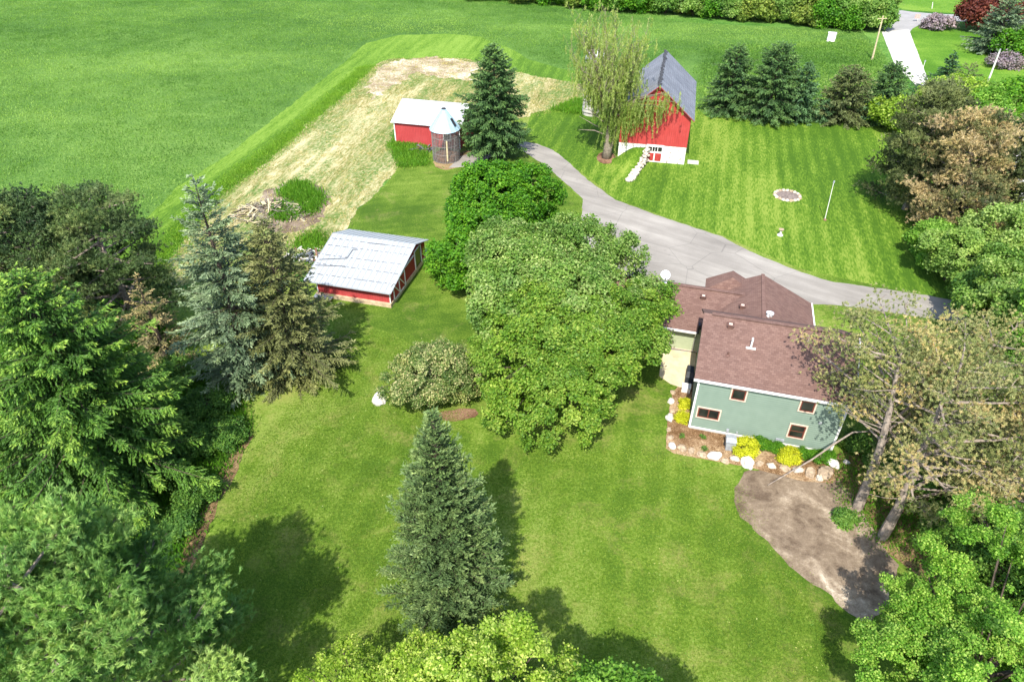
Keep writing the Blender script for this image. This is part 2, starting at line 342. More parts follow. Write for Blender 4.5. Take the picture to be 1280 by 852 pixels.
# ------------------------------------------------------------------ foliage as real leaf faces (numpy)
def unit(a): return a / np.maximum(np.linalg.norm(a, axis=-1, keepdims=True), 1e-9)
def leaf_mesh(name, pos, axis, side, ln, wd, tint, mat):
    n = len(pos); a = axis*(ln[:, None]/2); s = side*(wd[:, None]/2)
    v = np.empty((n, 4, 3), np.float32); v[:, 0] = pos-a; v[:, 1] = pos+s; v[:, 2] = pos+a; v[:, 3] = pos-s
    me = bpy.data.meshes.new(name); me.vertices.add(n*4); me.vertices.foreach_set('co', v.ravel())
    me.loops.add(n*4); me.loops.foreach_set('vertex_index', np.arange(n*4, dtype=np.int32))
    me.polygons.add(n); me.polygons.foreach_set('loop_start', np.arange(0, n*4, 4, dtype=np.int32))
    try: me.polygons.foreach_set('loop_total', np.full(n, 4, np.int32))
    except Exception: pass
    at_ = me.attributes.new('tint', 'FLOAT', 'FACE'); at_.data.foreach_set('value', np.clip(tint, 0, 1).astype(np.float32))
    me.update(); me.validate(); me.materials.append(mat); return me
def perp(d, rg):
    r = rg.normal(size=d.shape); return unit(r - d*np.sum(r*d, -1, keepdims=True))

def broadleaf(name, label, cat, base, h, r, z0=None, leaf=.18, n=50000, mat='maple', seed=1, group=None, clump=.8, bark='bark', rough=.16, flat=.8, tint0=.45, ry=None, lobes=5, part='foliage', cpm=1.0, spread=.2):
    rg = np.random.default_rng(seed); rn = random.Random(seed)
    root = empty(name, base, 0, label, cat, group)
    z0 = h*.18 if z0 is None else z0; zc = z0+(h-z0)*.45; rz = h-zc; ry = ry or r
    lob = unit(rg.normal(size=(lobes+3, 3))*np.array([1,1,.6])); lobw = rg.uniform(.5, 1.0, lobes+3)
    def env(d):
        e = np.ones(len(d))*(1-rough)
        for l, w_ in zip(lob, lobw): e += rough*1.9*w_*np.exp((d@l-1)*(9 if lobes > 6 else 7))
        return e/max(1.0, float(np.percentile(e, 80)))
    nc = int(cpm*r*(ry+rz)/(clump**2)*5.0)
    d = unit(rg.normal(size=(nc, 3))); d = d[(d[:, 2] > -.75)]
    k = rg.uniform(0, 1, len(d)); rad = np.where(k < .7, rg.uniform(.86, 1.04, len(d)), rg.uniform(.45, .86, len(d)))*env(d)
    low = np.where(d[:, 2] < 0, (zc-z0)/rz, 1.0)
    C = d*rad[:, None]*np.array([r, ry, rz]); C[:, 2] *= low; C[:, 2] += zc
    cs = clump*rg.uniform(.4, 1.5, len(C)); ct = rg.normal(0, .12, len(C))
    wt = cs**2; idx = rg.choice(len(C), n, p=wt/wt.sum())
    o = unit(rg.normal(size=(n, 3)))*(rg.uniform(0, 1, n)**.45)[:, None]*cs[idx][:, None]*np.array([1, 1, flat])
    out = unit(d[idx]*np.array([1,1,.5])); hz = np.sum(o*out, -1); o[:, 2] -= .25*np.maximum(hz, 0)
    P = C[idx]+o+rg.normal(size=(n, 3))*clump*.22*(rg.uniform(0, 1, n) < .4)[:, None]
    nrm = unit(out*.35+np.array([0, 0, .7])+o/np.maximum(cs[idx][:, None], .01)*.25+rg.normal(size=(n, 3))*.62)
    ax = perp(nrm, rg); sd = np.cross(nrm, ax); ln = leaf*rg.uniform(.65, 1.35, n); wd = ln*rg.uniform(.55, .9, n)
    tint = tint0+ct[idx]+rg.normal(0, spread, n)
    b = MB(); trunk_r = h*.022+.06
    b.tube([(0,0,-.2),(.02*h*rn.uniform(-1,1)*.4,0,z0*.6),(0,0,zc),(0,0,zc+rz*.5)], [trunk_r*1.25, trunk_r, trunk_r*.6, trunk_r*.2], 8)
    for i in range(0, min(len(C), 90)):
        c = Vector(C[rn.randrange(len(C))]); s = Vector((0, 0, rn.uniform(z0*.7, zc))); m = s.lerp(c, .5)+Vector((0, 0, (c-s).length*.06))
        b.tube([s, m, c], [trunk_r*.32, trunk_r*.18, .025], 5, False)
    b.build('trunk', M[bark], root, True)
    link(part, leaf_mesh(part, P, ax, sd, ln, wd, tint, LM[mat]), None, root)
    return root

def spruce(name, label, base, h, r, mat='norway', seed=1, z0=.3, step=.42, nb=9, droop=.32, up=.10, power=.8, tw=.17, needle=.17, dens=14, gap=0.0, group=None, bark='bark', tip=.30, cat='spruce tree', twl=.34, jit=.12, thick=.30, hang=.25, dead=0.0, tint0=.35, irr=0.0, cone=0.0, zj=1.0):
    rg = np.random.default_rng(seed); root = empty(name, base, 0, label, cat, group)
    Z = []; A = []; z = z0; a0 = 0
    while z < h-.15:
        t = (z-z0)/(h-z0); k = max(4, int(nb*(1-t*.45))); a0 += rg.uniform(.3, 1.2)
        for i in range(k):
            if rg.uniform() < gap: continue
            Z.append(max(z0*.6, z+rg.uniform(-zj, zj)*step)); A.append(a0+2*math.pi*i/k+rg.normal(0, .12))
        z += step*(1-.45*t)
    Z = np.array(Z); A = np.array(A); T = np.clip((Z-z0)/(h-z0), 0, 1)
    env = (1-T)**power*np.minimum(1, .72+T*3.2)
    if irr: env = env*(1+irr*np.sin(A*2+seed)*np.cos(A*3-T*5+seed*2)+irr*.8*np.sin(T*23+np.round(A*1.1)*1.7))
    Ln = np.maximum(r*env*(1+rg.normal(0, jit, len(Z))), .22)
    dr = droop*(1-T*.8)+rg.normal(0, .03, len(Z)); upv = up+T*.55
    def bp(i, s):
        L_ = Ln[i]; x = L_*s; zz = Z[i]+L_*(upv[i]*s-dr[i]*1.6*s**2+dr[i]*.85*s**3)
        return np.stack([np.cos(A[i])*x, np.sin(A[i])*x, zz], -1)
    # twigs
    cnt = np.maximum((Ln/tw).astype(int), 2)*2; bi = np.repeat(np.arange(len(Z)), cnt)
    S = rg.uniform(.12, 1, len(bi))**.8; sgn = rg.choice([-1., 1.], len(bi)); P0 = bp(bi, S); P1 = bp(bi, np.minimum(S+.03, 1.05)); tan = unit(P1-P0)
    lat = np.stack([-np.sin(A[bi]), np.cos(A[bi]), np.zeros(len(bi))], -1)*sgn[:, None]
    spread_ = rg.uniform(.0, 1.0, len(bi)); dirn = unit(tan*.75+lat*spread_[:, None]+np.array([0, 0, -1])*(hang*rg.uniform(.2, 1.6, len(bi)))[:, None]+rg.normal(size=(len(bi), 3))*.10)
    tl = (twl*Ln[bi]*(1.08-S)*.8+.22)*rg.uniform(.7, 1.2, len(bi)); tl = np.minimum(tl, 1.5)
    kn = np.maximum((tl*dens).astype(int), 3); ti = np.repeat(np.arange(len(bi)), kn); n = len(ti)
    q = rg.uniform(0, 1.05, n); pos = P0[ti]+dirn[ti]*(q*tl[ti])[:, None]
    pp = perp(dirn[ti], rg); pos += pp*(rg.uniform(0, .05, n)*(1.1-q*.5))[:, None]; pos[:, 2] -= .12*tl[ti]*q**2
    ax = unit(dirn[ti]+pp*rg.uniform(.15, .7, n)[:, None]); nr = unit(rg.normal(size=(n, 3))*.7+np.array([0, 0, 1.0])); sd = unit(np.cross(nr, ax))
    ln = needle*rg.uniform(.7, 1.4, n); wd = ln*thick*rg.uniform(.7, 1.3, n)
    br_t = rg.normal(0, .10, len(Z)); tint = tint0+br_t[bi[ti]]+rg.normal(0, .12, n)+tip*np.clip((S[ti]+q*tl[ti]/np.maximum(Ln[bi[ti]], .3)-.72)*2.4, 0, 1)-.12
    if cone:                       # fresh bright cones/new growth clustered on top
        tint += cone*T[bi[ti]]
    b = MB(); tr = .02*h+.05; b.tube([(0,0,-.2),(0,0,h*.35),(0,0,h*.7),(0,0,h*.985)], [tr*1.2, tr*.75, tr*.30, .015], 7)
    for i in range(len(Z)):
        b.tube([bp(i, 0.), bp(i, .35), bp(i, .7), bp(i, 1.)], [.008*Ln[i]+.012, .006*Ln[i]+.008, .004*Ln[i]+.005, .004], 4, False)
    b.build('trunk', M[bark], root)
    # top leader
    m = 60; tz = rg.uniform(-.55, .12, m); lp = np.stack([rg.normal(0, .03, m), rg.normal(0, .03, m), h+tz], -1); la = unit(rg.normal(size=(m, 3))*.45+np.array([0, 0, 1.])); lsd = perp(la, rg)
    pos = np.concatenate([pos, lp]); ax = np.concatenate([ax, la]); sd = np.concatenate([sd, lsd]); ln = np.concatenate([ln, np.full(m, needle)]); wd = np.concatenate([wd, np.full(m, needle*thick)]); tint = np.concatenate([tint, np.full(m, tint0+.2)])
    link('needles', leaf_mesh('needles', pos, ax, sd, ln, wd, tint, LM[mat]), None, root)
    return root

def pine(name, label, base, h, r, mat='scots', seed=1, z0=.45, nb=34, nsub=7, ntuft=16, needle=.24, nn=26, lean=(0,0), browns=.5, bark='pine_bark', cat='pine tree', group=None, pad=.55, round_=.9, tuftr=.16, nw=.16, off=(0,0), flat=.45, upn=.25, dead_twigs=0, avoid=None, spread=.10):
    """irregular crown of long limbs ending in pads of needle tufts"""
    rg = np.random.default_rng(seed); rn = random.Random(seed); root = empty(name, base, 0, label, cat, group)
    b = MB(); tr = .018*h+.07
    def tpos(z): s = z/h; return Vector((lean[0]*s+.25*math.sin(s*4+seed), lean[1]*s+.2*math.cos(s*5+seed), z))
    b.tube([tpos(z) for z in (-.2, h*.2, h*.4, h*.6, h*.8, h*.97)], [tr*1.2, tr, tr*.82, tr*.6, tr*.35, .04], 8)
    pads = []; padb = []
    for i in range(nb):
        t = (i+.5)/nb; z = h*(z0+(1-z0)*t*.97); a = i*2.399+rn.uniform(-.4, .4)
        L_ = r*(math.sin(min(1, (1-t)*1.25+.12)*math.pi/2)**round_)*rn.uniform(.5, 1.2)
        if avoid and math.cos(a-avoid) > .2 and t < .75: L_ *= .40
        s0 = tpos(z); dirv = Vector((math.cos(a), math.sin(a), 0)); end = s0+dirv*L_+Vector((off[0]*(1-t*.5), off[1]*(1-t*.5), L_*rn.uniform(-.08, .25)+t*.5))
        mid = s0.lerp(end, .5)+Vector((rn.uniform(-.3,.3), rn.uniform(-.3,.3), -.04*L_)); bt = min(1, max(0, rn.gauss(browns, .28)))
        b.tube([s0, s0.lerp(mid, .6), mid, end], [.03+.018*L_, .02+.014*L_, .02+.010*L_, .015], 5, False)
        ns = max(3, int(nsub*(.5+L_/r*.6)))
        for k in range(ns):
            f = rn.uniform(.35, 1.0)**.7; p = (s0.lerp(mid, f*2) if f < .5 else mid.lerp(end, f*2-1)); sd_ = Vector((-dirv.y, dirv.x, 0))*rn.choice((-1, 1))
            q = p+sd_*rn.uniform(.2, 1.0)*L_*.32*(1.25-f)+dirv*rn.uniform(0, .35)*L_*.35+Vector((0, 0, rn.uniform(-.15, .5)))
            b.tube([p, p.lerp(q, .5)+Vector((0,0,.05)), q], [.03, .02, .01], 4, False); pads.append(q); padb.append(bt+rn.gauss(0, .15))
    for k in range(26):
        f = rn.uniform(.82, 1.0); q = tpos(h*f)+Vector((rn.gauss(0,.45), rn.gauss(0,.45), rn.uniform(0,.5))); pads.append(q); padb.append(browns+rn.gauss(0,.15))
    for _ in range(dead_twigs):
        z = rn.uniform(h*.25, h*.9); a = rn.uniform(0, 6.28); L_ = rn.uniform(1, 3.5); s0 = tpos(z); dv = Vector((math.cos(a), math.sin(a), rn.uniform(-.1, .4)))
        b.tube([s0, s0+dv*L_*.5, s0+dv*L_+Vector((0,0,.3))], [.04, .025, .01], 4, False)
    b.build('trunk', M[bark], root)
    pads = np.array([tuple(p) for p in pads]); padb = np.array(padb)
    tb = np.repeat(np.arange(len(pads)), ntuft); n1 = len(tb)
    o = rg.normal(size=(n1, 3))*np.array([pad, pad, pad*flat]); TC = pads[tb]+o; ttint = padb[tb]+rg.normal(0, spread, n1)
    tuft_dir = unit(np.concatenate([TC[:, :2]*.10, np.full((n1, 1), .8)], 1)+rg.normal(size=(n1, 3))*.5)
    ni = np.repeat(np.arange(n1), nn); n = len(ni)
    dv = unit(rg.normal(size=(n, 3))+tuft_dir[ni]*(1.0+upn*3)); pos = TC[ni]+dv*(rg.uniform(.1, 1, n)*tuftr)[:, None]
    ax = unit(dv+rg.normal(size=(n, 3))*.15); sd = perp(ax, rg); ln = needle*rg.uniform(.7, 1.2, n); wd = np.full(n, needle*nw)*rg.uniform(.8, 1.3, n)
    link('needles', leaf_mesh('needles', pos, ax, sd, ln, wd, ttint[ni]+rg.normal(0, .08, n), LM[mat]), None, root)
    return root

# ------------------------------------------------------------------ ground sheets
def sheet(name, px, mat, z, amp=.25, step=.6, world=False, kind='structure', freq=.8, smooth=0):
    P = [Vector(p) if world else at(*p) for p in px]
    P = [Vector((p[0], p[1], 0)) for p in P]
    for _ in range(smooth):
        Q = []
        for i, p in enumerate(P):
            q = P[(i+1) % len(P)]; Q += [p.lerp(q, .25), p.lerp(q, .75)]
        P = Q
    out = []
    for i, p in enumerate(P):
        q = P[(i+1) % len(P)]; k = max(1, min(400, int((q-p).length/step)))
        for j in range(k):
            c = p.lerp(q, j/k)
            if amp:
                nv = noise.noise_vector(c*freq)*amp+noise.noise_vector(c*freq*4.3)*amp*.45+noise.noise_vector(c*freq*.2)*amp*.8; c = c+Vector((nv.x, nv.y, 0))
            out.append((c.x, c.y, z))
    bm = bmesh.new(); vs = [bm.verts.new(c) for c in out]; es = [bm.edges.new((vs[i], vs[(i+1) % len(vs)])) for i in range(len(vs))]
    bmesh.ops.triangle_fill(bm, edges=es, use_beauty=True, normal=(0, 0, 1)); bmesh.ops.recalc_face_normals(bm, faces=bm.faces)
    if bm.faces and bm.faces[0].normal.z < 0: bmesh.ops.reverse_faces(bm, faces=bm.faces)
    me = bpy.data.meshes.new(name); bm.to_mesh(me); bm.free(); o = link(name, me, mat); o['kind'] = kind; return o
def inside(px_poly, x, y):
    """vectorised point in polygon (world polygon)"""
    c = np.zeros(len(x), bool); n = len(px_poly)
    for i in range(n):
        x1, y1 = px_poly[i]; x2, y2 = px_poly[(i+1) % n]
        m = ((y1 > y) != (y2 > y)) & (x < (x2-x1)*(y-y1)/(y2-y1+1e-12)+x1); c ^= m
    return c
def blades(name, px, n, hgt, mat, label, cat='grass', seed=3, tint0=.5, lean=.35, wid=.06, bunch=.4, patch=0.0, pf=.03):
    rg = np.random.default_rng(seed); W = [tuple(at(*p)[:2]) for p in px]; xs = [p[0] for p in W]; ys = [p[1] for p in W]
    m = int(n*.12)+5; cx = rg.uniform(min(xs), max(xs), m*4); cy = rg.uniform(min(ys), max(ys), m*4); k = inside(W, cx, cy); cx = cx[k][:m]; cy = cy[k][:m]
    if not len(cx): return
    i = rg.integers(0, len(cx), n); x = cx[i]+rg.normal(0, bunch, n); y = cy[i]+rg.normal(0, bunch, n); ct = rg.normal(0, .14, len(cx))+(np.array([patch*(noise.noise(Vector((a*pf*.6, b*pf*1.5, 0)))+.6*noise.noise(Vector((a*pf*3, b*pf*5, 3)))) for a, b in zip(cx, cy)]) if patch else 0); ch = rg.uniform(.6, 1.3, len(cx))
    L_ = hgt*ch[i]*rg.uniform(.6, 1.2, n); ax = unit(np.stack([rg.normal(0, lean, n), rg.normal(0, lean, n), np.ones(n)], -1)); pos = np.stack([x, y, np.zeros(n)], -1)+ax*(L_/2)[:, None]
    o = link(name, leaf_mesh(name, pos, ax, perp(ax, rg), L_, np.full(n, wid)*rg.uniform(.6, 1.4, n), tint0+ct[i]+rg.normal(0, .12, n), LM[mat]), None)
    return tag(o, label, cat, kind='stuff')

g = MB(); g.add([(-1500,-300,-.012),(1500,-300,-.012),(1500,3000,-.012),(-1500,3000,-.012)], [(0,1,2,3)]); g.build('ground', M['ground'])['kind'] = 'structure'
sheet('field', [(-900,-60),(560,-45),(610,4),(760,18),(870,29),(1000,35),(1075,38),(1100,60),(1135,108),(1100,150),(880,140),(800,110),(720,92),(690,86),(660,74),(640,62),(600,46),(560,42),(500,44),(457,54),(430,78),(289,190),(218,235),(170,289),(110,350),(-300,640)], M['field'], -.008, .35, 1.0)
sheet('grass_verge', [(110,352),(170,289),(218,235),(289,190),(430,78),(457,54),(500,44),(560,42),(600,46),(640,62),(660,74),(700,86),(740,92),(740,108),(700,101),(650,91),(583,74),(542,72),(485,74),(464,86),(430,118),(345,191),(272,246),(235,290),(190,350),(150,400)], M['verge'], -.004, .3, .8)
sheet('meadow', [(868,140),(874,104),(900,70),(980,58),(1080,70),(1140,112),(1150,135),(1100,158),(1000,150)], M['field'], -.004, .4, 1.0)
DRY = [(190,352),(272,246),(345,191),(430,118),(464,86),(485,74),(542,72),(583,74),(650,91),(700,101),(745,108),(750,124),(725,132),(690,140),(640,150),(600,152),(500,150),(488,170),(505,200),(485,228),(445,265),(425,300),(380,340),(330,345),(250,360)]
sheet('dry_ground', DRY, M['dry'], 0.0, .9, .5)
sheet('debris_soil', [(318,262),(335,238),(372,224),(405,236),(408,268),(380,288),(345,292),(322,280)], M['dirt'], .004, 1.2, .4)
sheet('bare_ground', [(478,84),(500,74),(545,71),(600,79),(590,100),(560,98),(520,92),(490,110),(465,124),(455,108)], M['bare'], .004, 1.6, .4)
sheet('lawn', [(-500,1400),(-300,640),(60,430),(190,385),(250,352),(330,345),(380,352),(425,300),(445,265),(485,228),(503,200),(490,172),(560,160),(640,150),(690,140),(725,132),(760,128),(880,146),(1100,158),(1500,170),(1700,400),(1700,1400)], M['lawn'], .002, .25, .6)
sheet('middle_lawn', [(440,300),(452,262),(488,228),(505,205),(560,205),(640,190),(690,215),(726,248),(724,275),(640,420),(540,440),(470,410),(420,395),(410,360)], M['mid_lawn'], .006, .3, .6)
sheet('side_lawn', [(655,172),(664,142),(745,122),(870,134),(885,147),(1100,157),(1160,150),(1300,175),(1320,378),(1205,378),(1100,358),(1000,336),(900,293),(770,249),(690,187)], M['side_lawn'], .010, .15, .6)
DRIVE = [(560,210),(575,196),(625,180),(648,176),(672,180),(692,188),(712,204),(735,226),(770,250),(830,272),(900,295),(950,320),(1000,340),(1040,352),(1100,360),(1160,369),(1205,378),(1300,385),(1300,415),(1205,403),(1150,396),(1100,389),(1040,381),(1010,380),(1000,440),(880,440),(800,440),(690,420),(690,330),(716,290),(727,270),(729,249),(715,236),(680,206),(650,186),(628,190),(590,208)]
sheet('driveway', DRIVE, M['drive'], .020, .13, .35)
sheet('dirt_patch', [(915,608),(932,590),(970,586),(1010,592),(1050,598),(1078,640),(1102,680),(1124,706),(1112,752),(1088,782),(1060,766),(1040,745),(1000,722),(960,678),(925,645)], M['dirt'], .014, .3, .4)
sheet('leaf_litter', [(1036,572),(1090,540),(1200,470),(1320,450),(1400,760),(1250,760),(1150,720),(1110,690),(1075,645),(1048,600)], M['litter'], .010, .5, .5)
sheet('dirt_edge', [(300,540),(318,545),(300,580),(268,640),(248,700),(232,752),(215,800),(150,860),(190,770),(225,700),(262,620)], M['litter'], .014, .35, .5)
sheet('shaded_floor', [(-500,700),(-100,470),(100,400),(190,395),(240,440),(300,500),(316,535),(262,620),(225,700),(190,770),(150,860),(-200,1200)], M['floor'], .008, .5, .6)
sheet('mulch_bed', [(833,560),(836,520),(840,492),(852,478),(866,480),(868,530),(940,548),(1040,566),(1052,590),(1040,604),(1000,600),(930,583),(870,572),(843,566)], M['mulch'], .018, .15, .3)
sheet('patio', [(828,436),(870,441),(867,482),(850,484),(838,480),(824,470)], M['patio'], .024, 0)
sheet('mulch_ring', [(538,516),(590,508),(600,520),(575,526),(550,526)], M['red_mulch'], .014, .2, .3, smooth=1)
sheet('willow_mulch', [(745,194),(758,188),(771,194),(769,203),(757,206),(747,202)], M['red_mulch'], .016, .1, .3, smooth=1)
sheet('crib_dirt', [(535,200),(548,212),(570,212),(600,195),(650,190),(640,182),(590,186)], M['litter'], .014, .4, .4, smooth=1)
# roads in the far corner
sheet('far_lawn', [(1131,60),(1140,36),(1165,26),(1240,26),(1500,40),(1600,200),(1175,140),(1160,105)], M['far_lawn'], .002, .2, 1)
sheet('road', [(1080,-30),(1100,6),(1125,14),(1190,19),(1500,26),(1500,44),(1240,27),(1165,27),(1142,34),(1136,42),(1100,40),(1088,20),(1070,-5),(1060,-30)], M['road'], .012, .05, 1.5, smooth=1)
sheet('cross_lawn', [(1100,-30),(1112,4),(1128,12),(1190,17),(1500,24),(1500,-60)], M['far_lawn'], .006, .1, 2)
sheet('concrete_drive', [(1102,40),(1136,37),(1162,105),(1150,112),(1118,80)], M['concrete'], .018, .05, 1)
sheet('gravel_drive', [(1255,160),(1290,162),(1310,300),(1262,300),(1272,230)], M['concrete'], .016, .3, 1)
sheet('gravel_pad', [(925,-2),(945,0),(948,10),(928,10)], M['concrete'], .012, .3, 1)

# ------------------------------------------------------------------ building helpers (local coordinates: x along the front, y into depth)
def lap_wall(p0, p1, z0, z1, step=.2, out=(0,-1), d=.05):
    """clapboards as real overlapping boards"""
    b = MB(); n = int(round((z1-z0)/step)); s = (z1-z0)/n
    for i in range(n):
        za = z0+i*s; zb = za+s; o1 = (out[0]*d, out[1]*d)
        a = (p0[0]+o1[0], p0[1]+o1[1], za); c = (p1[0]+o1[0], p1[1]+o1[1], za); e = (p1[0], p1[1], zb); f = (p0[0], p0[1], zb)
        b.add([a, c, e, f, (p0[0], p0[1], za), (p1[0], p1[1], za)], [(0,1,2,3), (4,5,1,0)])
    return b
def window(parent, x0, z0, x1, z1, y=-.055, bars=1, trim='tan_trim', sash='wood_frame', label=None, sill=True, rows=0):
    f = MB(); t = .10; o = y-.06
    f.box(x0-t, o, z0-t, x1+t, y-.002, z0); f.box(x0-t, o, z1, x1+t, y-.002, z1+t); f.box(x0-t, o, z0, x0, y-.002, z1); f.box(x1, o, z0, x1+t, y-.002, z1)
    win = f.build('window', M[trim], parent)
    if label: win['label'] = label
    s = MB(); k = .085; o2 = y-.045
    s.box(x0, o2, z0, x1, y-.004, z0+k); s.box(x0, o2, z1-k, x1, y-.004, z1); s.box(x0, o2, z0+k, x0+k, y-.004, z1-k); s.box(x1-k, o2, z0+k, x1, y-.004, z1-k)
    for i in range(1, bars+1):
        c = x0+(x1-x0)*i/(bars+1); s.box(c-.045, o2, z0+k, c+.045, y-.004, z1-k)
    for i in range(1, rows+1):
        c = z0+(z1-z0)*i/(rows+1); s.box(x0+k, o2+.01, c-.025, x1-k, y-.004, c+.025)
    s.build('sash', M[sash], win); MB().box(x0+k, y-.03, z0+k, x1-k, y-.006, z1-k).build('pane', M['glass'], win)
    return win

# ------------------------------------------------------------------ the farmhouse
HA = at(861, 535); HR = R(-15.8)
house = empty('farmhouse', HA, HR, 'sage green two-storey farmhouse with brown shingle roof beside the driveway', 'house')
W_, D_, EV, RZ = 10.4, 9.0, 5.25, 8.0; SL = (RZ-EV)/4.5
w = lap_wall((0,0), (W_,0), 0.25, EV+.0); w.build('wall', M['siding'], house)
w = lap_wall((0,D_), (0,0), .25, EV, out=(-1,0)); w.build('wall', M['siding'], house); MB().add([(0,0,EV),(0,D_,EV),(0,D_/2,RZ-.1)], [(0,2,1)]).build('gable', M['siding'], house)
w = lap_wall((W_,0), (W_,D_), .25, EV, out=(1,0)); w.build('wall', M['siding'], house); MB().add([(W_,0,EV),(W_,D_,EV),(W_,D_/2,RZ-.1)], [(0,1,2)]).build('gable', M['siding'], house)
lap_wall((W_,D_), (0,D_), .25, EV, out=(0,1)).build('wall', M['siding'], house)
MB().box(.03,.03,0,W_-.03,D_-.03,.27).build('foundation', M['concrete'], house)
t = MB()
for x, y in ((0,0),(W_,0)): t.box(x-.075, y-.075, .2, x+.075, y+.075, EV+.02)
t.box(.076,-.07,.2,W_-.076,.01,.34)
t.build('corner_trim', M['trim'], house)
OH = .22; xL, xR = -.38, W_+.35; yE = -OH; zE = EV-SL*OH*.35+.06
r_ = MB(); r_.slab([(xL,yE,zE),(xR,yE,zE),(xR,D_/2,RZ),(xL,D_/2,RZ)], .14); r_.slab([(xR,D_+OH,zE),(xL,D_+OH,zE),(xL,D_/2,RZ),(xR,D_/2,RZ)], .14)
mroof = r_.build('roof', M['shingle'], house)
g = MB(); g.bar((xL+.6,D_/2,RZ+.035),(xR,D_/2,RZ+.035),.34,.06); g.build('ridge_cap', M['shingle'], mroof)
g = MB(); g.box(xL-.02,yE-.12,zE-.20,xR+.02,yE-.002,zE-.04); g.box(xL-.02,yE,zE-.19,xR+.02,-.065,zE-.155)
g.bar((xR+.03,yE,zE-.07),(xR+.03,D_/2,RZ-.07),.04,.17,(1,0,0)); g.build('gutter', M['trim'], house)
window(house, 2.48, 3.82, 3.46, 4.80, bars=0); window(house, 7.30, 3.86, 8.26, 4.82, bars=0)
window(house, .38, 1.48, 1.98, 2.42, bars=1, rows=0); window(house, 7.12, 1.18, 8.20, 2.42, bars=0, rows=1)
for q in ((2.75,-.20,.55,2.95,-.03,.75),(3.5,-.15,.5,3.62,-.03,.62),(6.4,-.14,.55,7.0,-.03,.75),(8.9,-.10,2.9,9.1,-.03,3.1)): MB().box(*q).build('wall_fixture', M['grey'], house)
# single-storey left wing
y0, yr, y1 = 10.0, 13.3, 16.6; xl, xr = -8.6, 3.2; ze, zr = 2.62, 4.72
lap_wall((xl,y0), (.5,y0), .15, 2.75).build('wing_wall', M['siding_olive'], house)
w = lap_wall((xl,y1), (xl,y0), .15, 2.75, out=(-1,0)); w.add([(xl,y0,2.75),(xl,y1,2.75),(xl,yr,4.6)], [(0,2,1)]); w.build('wing_wall', M['siding_olive'], house)
lap_wall((.5,y1), (xl,y1), .15, 2.75, out=(0,1)).build('wing_wall', M['siding_olive'], house)
MB().box(xl+.03,y0+.03,0,.5,y1-.03,.16).build('foundation', M['concrete'], house)
MB().box(-8.6,y0-.05,.1,-.02,y0-.026,.2).build('base_trim', M['tan_trim'], house); MB().box(-2.6,y0-.07,.15,-2.48,y0-.024,2.7).build('door_trim', M['tan_trim'], house)
d_ = MB(); d_.box(-3.55,y0-.05,.2,-2.7,y0-.024,2.25); do = d_.build('door', M['door_red'], house); MB().box(-2.85,y0-.10,1.1,-2.78,y0-.05,1.2).build('handle', M['grey'], do)
r_ = MB(); s_ = (zr-ze)/(yr-y0+.6)
r_.slab([(xl-.3,y0-.6,ze),(-.35,y0-.6,ze),(-.35,D_+.5,ze),(.3,D_+1.0,ze+.35),(1.0,yr-1.6,zr-1.6*s_),(xr,yr,zr),(xl-.3,yr,zr)], .12) if False else None
r_.slab([(xl-.3,y0-.6,ze),(-.42,y0-.6,ze),(1.6,yr-1.55,zr-1.55*s_),(xr,yr,zr),(xl-.3,yr,zr)], .12)
r_.slab([(xr+1,y1+.5,ze),(xl-.3,y1+.5,ze),(xl-.3,yr,zr),(xr,yr,zr)], .12)
wroof = r_.build('wing_roof', M['shingle'], house); MB().bar((xl-.3,yr,zr+.03),(xr,yr,zr+.03),.34,.06).build('ridge_cap', M['shingle'], wroof)
g = MB(); g.box(xl-.32,y0-.72,ze-.15,-.38,y0-.602,ze+.02); g.tube([(-.45,y0-.66,ze-.1),(-.45,y0-.5,ze-.5),(-.45,y0-.12,ze-.8),(-.45,y0-.12,.2)],.05,6); g.build('gutter', M['trim'], house)
g = MB(); g.box(-.36,D_+.45,ze-.2,-.20,D_+.98,ze+.7); g.build('dark_gutter', M['gutter_dark'], house)
# garage wing behind: ridge runs into depth
gu, gz, gx0, gx1, gE, gy1 = 4.6, 5.45, -.1, 9.3, 3.17, 16.0
r_ = MB(); r_.slab([(gx1,D_-.1,gE),(gx1,gy1,gE),(gu,gy1,gz),(gu,5.6,gz),(gu,D_-2,gz)][:4] if False else [(gx1,8.6,gE),(gx1,gy1,gE),(gu,gy1,gz),(gu,8.6,gz)], .12)
sl2 = (gz-gE)/(gx1-gu)
r_.slab([(gx0,gy1,gz-sl2*(gu-gx0)),(gx0,8.6,gz-sl2*(gu-gx0)),(gu,8.6,gz),(gu,gy1,gz)], .12)
groof = r_.build('garage_roof', M['shingle'], house); MB().bar((gu,8.6,gz+.03),(gu,gy1,gz+.03),.30,.06,(0,0,1)).build('ridge_cap', M['shingle'], groof)
w = lap_wall((8.9,D_), (8.9,gy1-.35), .15, 3.25, out=(1,0)); w.build('garage_wall', M['siding_olive'], house)
w = lap_wall((8.9,gy1-.35), (.5,gy1-.35), .15, 3.1, out=(0,1)); w.add([(8.9,gy1-.35,3.1),(.5,gy1-.35,3.1),(gu,gy1-.35,gz-.1)], [(0,1,2)]); w.build('garage_wall', M['siding_olive'], house)
g = MB(); g.box(gx1+.002,8.6,gE-.16,gx1+.12,gy1,gE+.02); g.build('gutter', M['trim'], house)
